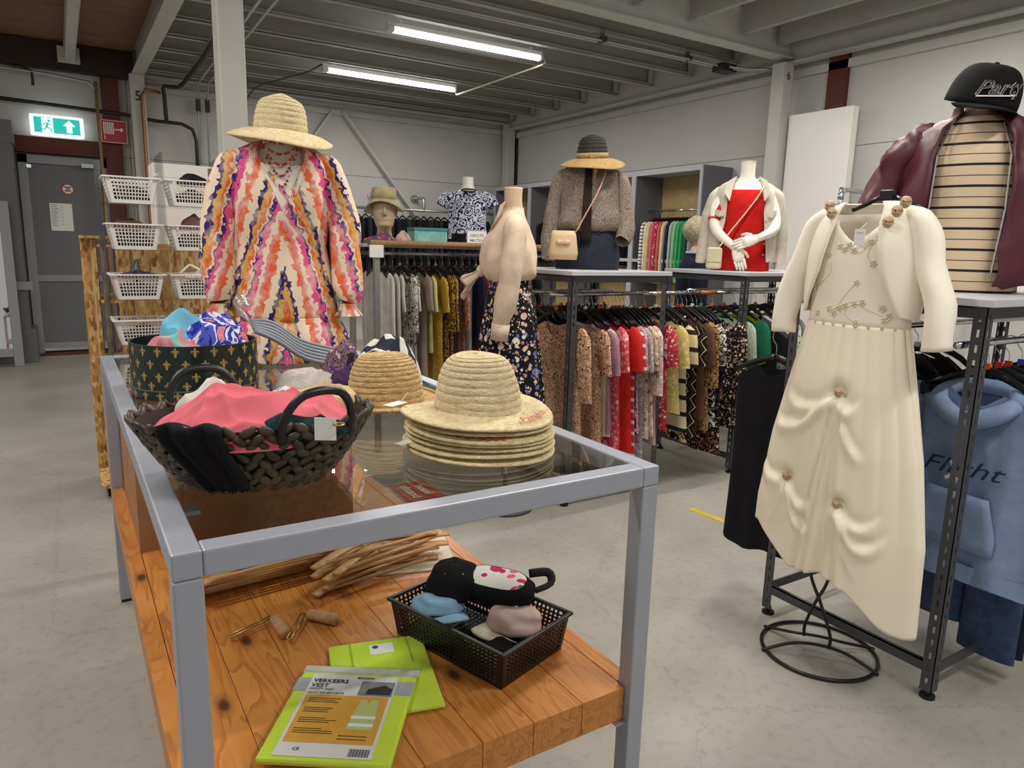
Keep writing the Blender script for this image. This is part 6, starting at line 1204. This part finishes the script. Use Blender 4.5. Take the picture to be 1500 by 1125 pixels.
cdm = plain('card_white', '#dcdcdc', .5); B('card', cdm, vb, -.105, .095, -.155, .118, .0166, .0176)
zc = .0178
def flat(nm, x0, x1, y0, y1, mat, dz=0): return B(nm, mat, vb, x0, x1, y0, y1, zc+dz, zc+.0004+dz)
org = plain('card_orange', '#d8a23e', .6); ink = MAT['blackmatte']
flat('orange_field', -.098, .088, -.115, .042, org); flat('photo_field', .015, .092, .045, .098, plain('photo_grey', '#7d828a', .6)); heap_m = plain('photo_dark', '#26282b', .6)
MB().poly([(.03, .05, zc+.0006), (.088, .05, zc+.0006), (.09, .072, zc+.0006), (.07, .086, zc+.0006), (.05, .076, zc+.0006), (.034, .068, zc+.0006)]).build('photo_motorbike', heap_m, vb)
def word(t, x, y, s, mat=ink, b=0.01): return text_mb(t, s, align='LEFT', bold=b).map(lambda v: Vector((x+v.x, y+v.y, zc+.0008))).build('print', mat, vb)
word('VERKEERS', -.098, .093, .0185, b=.02); word('VEST', -.098, .075, .0185, b=.02); word('SAFETY VEST', -.098, .062, .0095); word('GILET DE SÉCURITÉ', -.098, .048, .0095); word('BENSON', .0, .109, .0105, b=.02); word('CE', -.07, -.135, .012)
for bl in range(4):
    for r in range(3): flat('print_line', -.088, -.088+random.uniform(.05, .085), .028-bl*.034-r*.0065, .030-bl*.034-r*.0065, ink, .0004)
for r in range(2): flat('print_line', .01, .07, -.092-r*.010, -.090-r*.010, ink, .0004)
MB().poly([(.025, .005), (.03, .03), (.042, .03), (.048, .015), (.054, .03), (.066, .03), (.071, .005), (.073, -.072), (.023, -.072)] and [(x, y, zc+.0006) for x, y in ((.025, .005), (.03, .03), (.042, .03), (.048, .015), (.054, .03), (.066, .03), (.071, .005), (.075, -.07), (.021, -.07))]).build('vest_picture', plain('vest_print', '#b9c983', .6), vb)
for y in (-.03, -.055): flat('vest_stripe', .0215, .0745, y-.006, y+.004, MAT['paper'], .0008)
for k in range(14): flat('barcode_bar', .045+k*.003, .046+k*.003+.0008*(k % 2), -.15, -.128, ink, .0004)
MB().box(-.142, .142, -.172, .132, -.0005, .0195).build('clear_bag', MAT['film'], vb, bevel=.006)
# ---------------------------------------------------------------- on the far display and in the baskets
tbx = thing('storage_box', 'teal patterned fabric box beside the bucket hat head', 'box', (2.46, 5.20, 1.56), -.1); MB().box(-.135, .135, -.09, .09, 0, .105).build('body', P('marble', ['#5c9a98', '#8fc0bb', '#79b0ac'], .9), tbx, bevel=.006); MB().box(-.138, .138, -.093, .093, .105, .13).build('lid', plain('lid_teal', '#3f7f82', .7), tbx, bevel=.004)
sg = thing('size_sign', 'small white sign reading grote maten on the wooden rod rack', 'sign', (2.825, 5.05, 1.56), -.3); sg.rotation_euler = (-.15, 0, -.3); B('frame', MAT['frame_grey'], sg, -.082, .082, 0, .006, 0, .125); B('card', MAT['paper'], sg, -.075, .075, -.001, 0, .006, .118)
for k, tx in enumerate(('GROTE', 'MATEN')): text_mb(tx, .034, bold=.005).map(lambda v: Vector((v.x, -.0016, .083-.04*k+v.y))).build('print', MAT['frame'], sg)
heap('flower_scarf', 'red and purple flower garland lying below the bucket hat head', 'scarf', P('floral', ['#5a4668', '#b8324c', '#c77f5c', '#3a5a48'], .8), (2.02, 5.07, 1.56), .14, .05, .07, .1, 61, .6)
heap('grey_scarf', 'grey and peach scarf draped beside the bucket hat head', 'scarf', P('marble', ['#75707c', '#c9a896', '#8c8690'], .5), (2.20, 5.09, 1.56), .075, .05, .10, .1, 65, .4)
for lb, m_, i, h_, rx in (('dark folded cap in the top basket behind the bright dress sleeve', Cl('#17191c'), 1, .05, .09), ('heap of brown belts in the second tier basket next to fire door', Cl('#5a4030'), 2, .04, .09), ('mauve brown knitwear in the second tier basket', plain('mauve_knit', '#6b4a48', .95, bmp=.8, bs=120), 3, .075, .075), ('heap of navy and red ties in the third tier basket', P('abstract', ['#1a2038', '#6c2a38', '#2c4468', '#15161c'], .6), 4, .03, .09), ('white strap heap in the third tier basket', Cl('#d3d0c6'), 5, .03, .08)):
    heap('folded_clothing', lb, 'clothing', m_, (BX[i % 2]+(.02 if i % 2 else 0), BY, BZ[i//2]+.105), rx, .08, h_, 0, i+70, .5)
ties = thing('blue_strap', 'light blue folded strap rising from the third tier basket', 'strap', (BX[0]+.0, BY, BZ[2]+.10)); MB().tube(smooth_path([(-.02, 0, 0), (-.01, 0, .06), (.0, 0, .09), (.012, 0, .085), (.004, 0, .0)], 4), .012, 8, sq=.4).build('strap', Cl('#5f88a8'), ties, smooth=True)
for lb, pts in (('white looped strap rising from the third tier basket', [(-.06, 0, 0), (-.02, 0, .04), (0, 0, .045), (.05, 0, .015), (.09, 0, .01)]),): t_ = thing('white_strap', lb, 'strap', (BX[1]-.02, BY-.05, BZ[2]+.125)); MB().tube(smooth_path(pts, 4), .006, 6).build('strap', MAT['white'], t_, smooth=True)
wbx = thing('white_carton', 'blank white carton standing behind the top baskets', 'carton', (.66, 5.02, 1.52)); MB().box(-.15, .19, -.12, .12, 0, .48).build('body', MAT['white'], wbx, bevel=.004); B('lid_fold', MAT['paper'], wbx, -.15, .19, -.123, -.12, .40, .404)
for i in range(8):
    heap('folded_clothing', 'dark accessories in white basket '+bl_[i], 'clothing', Cl(['#23242a', '#2a2522', '#1b1d24', '#3a2f30'][i % 4]), (BX[i % 2], BY, BZ[i//2]), .088, .086, .085, 0, i+90, .25, n=40, m=12, pw=.35)
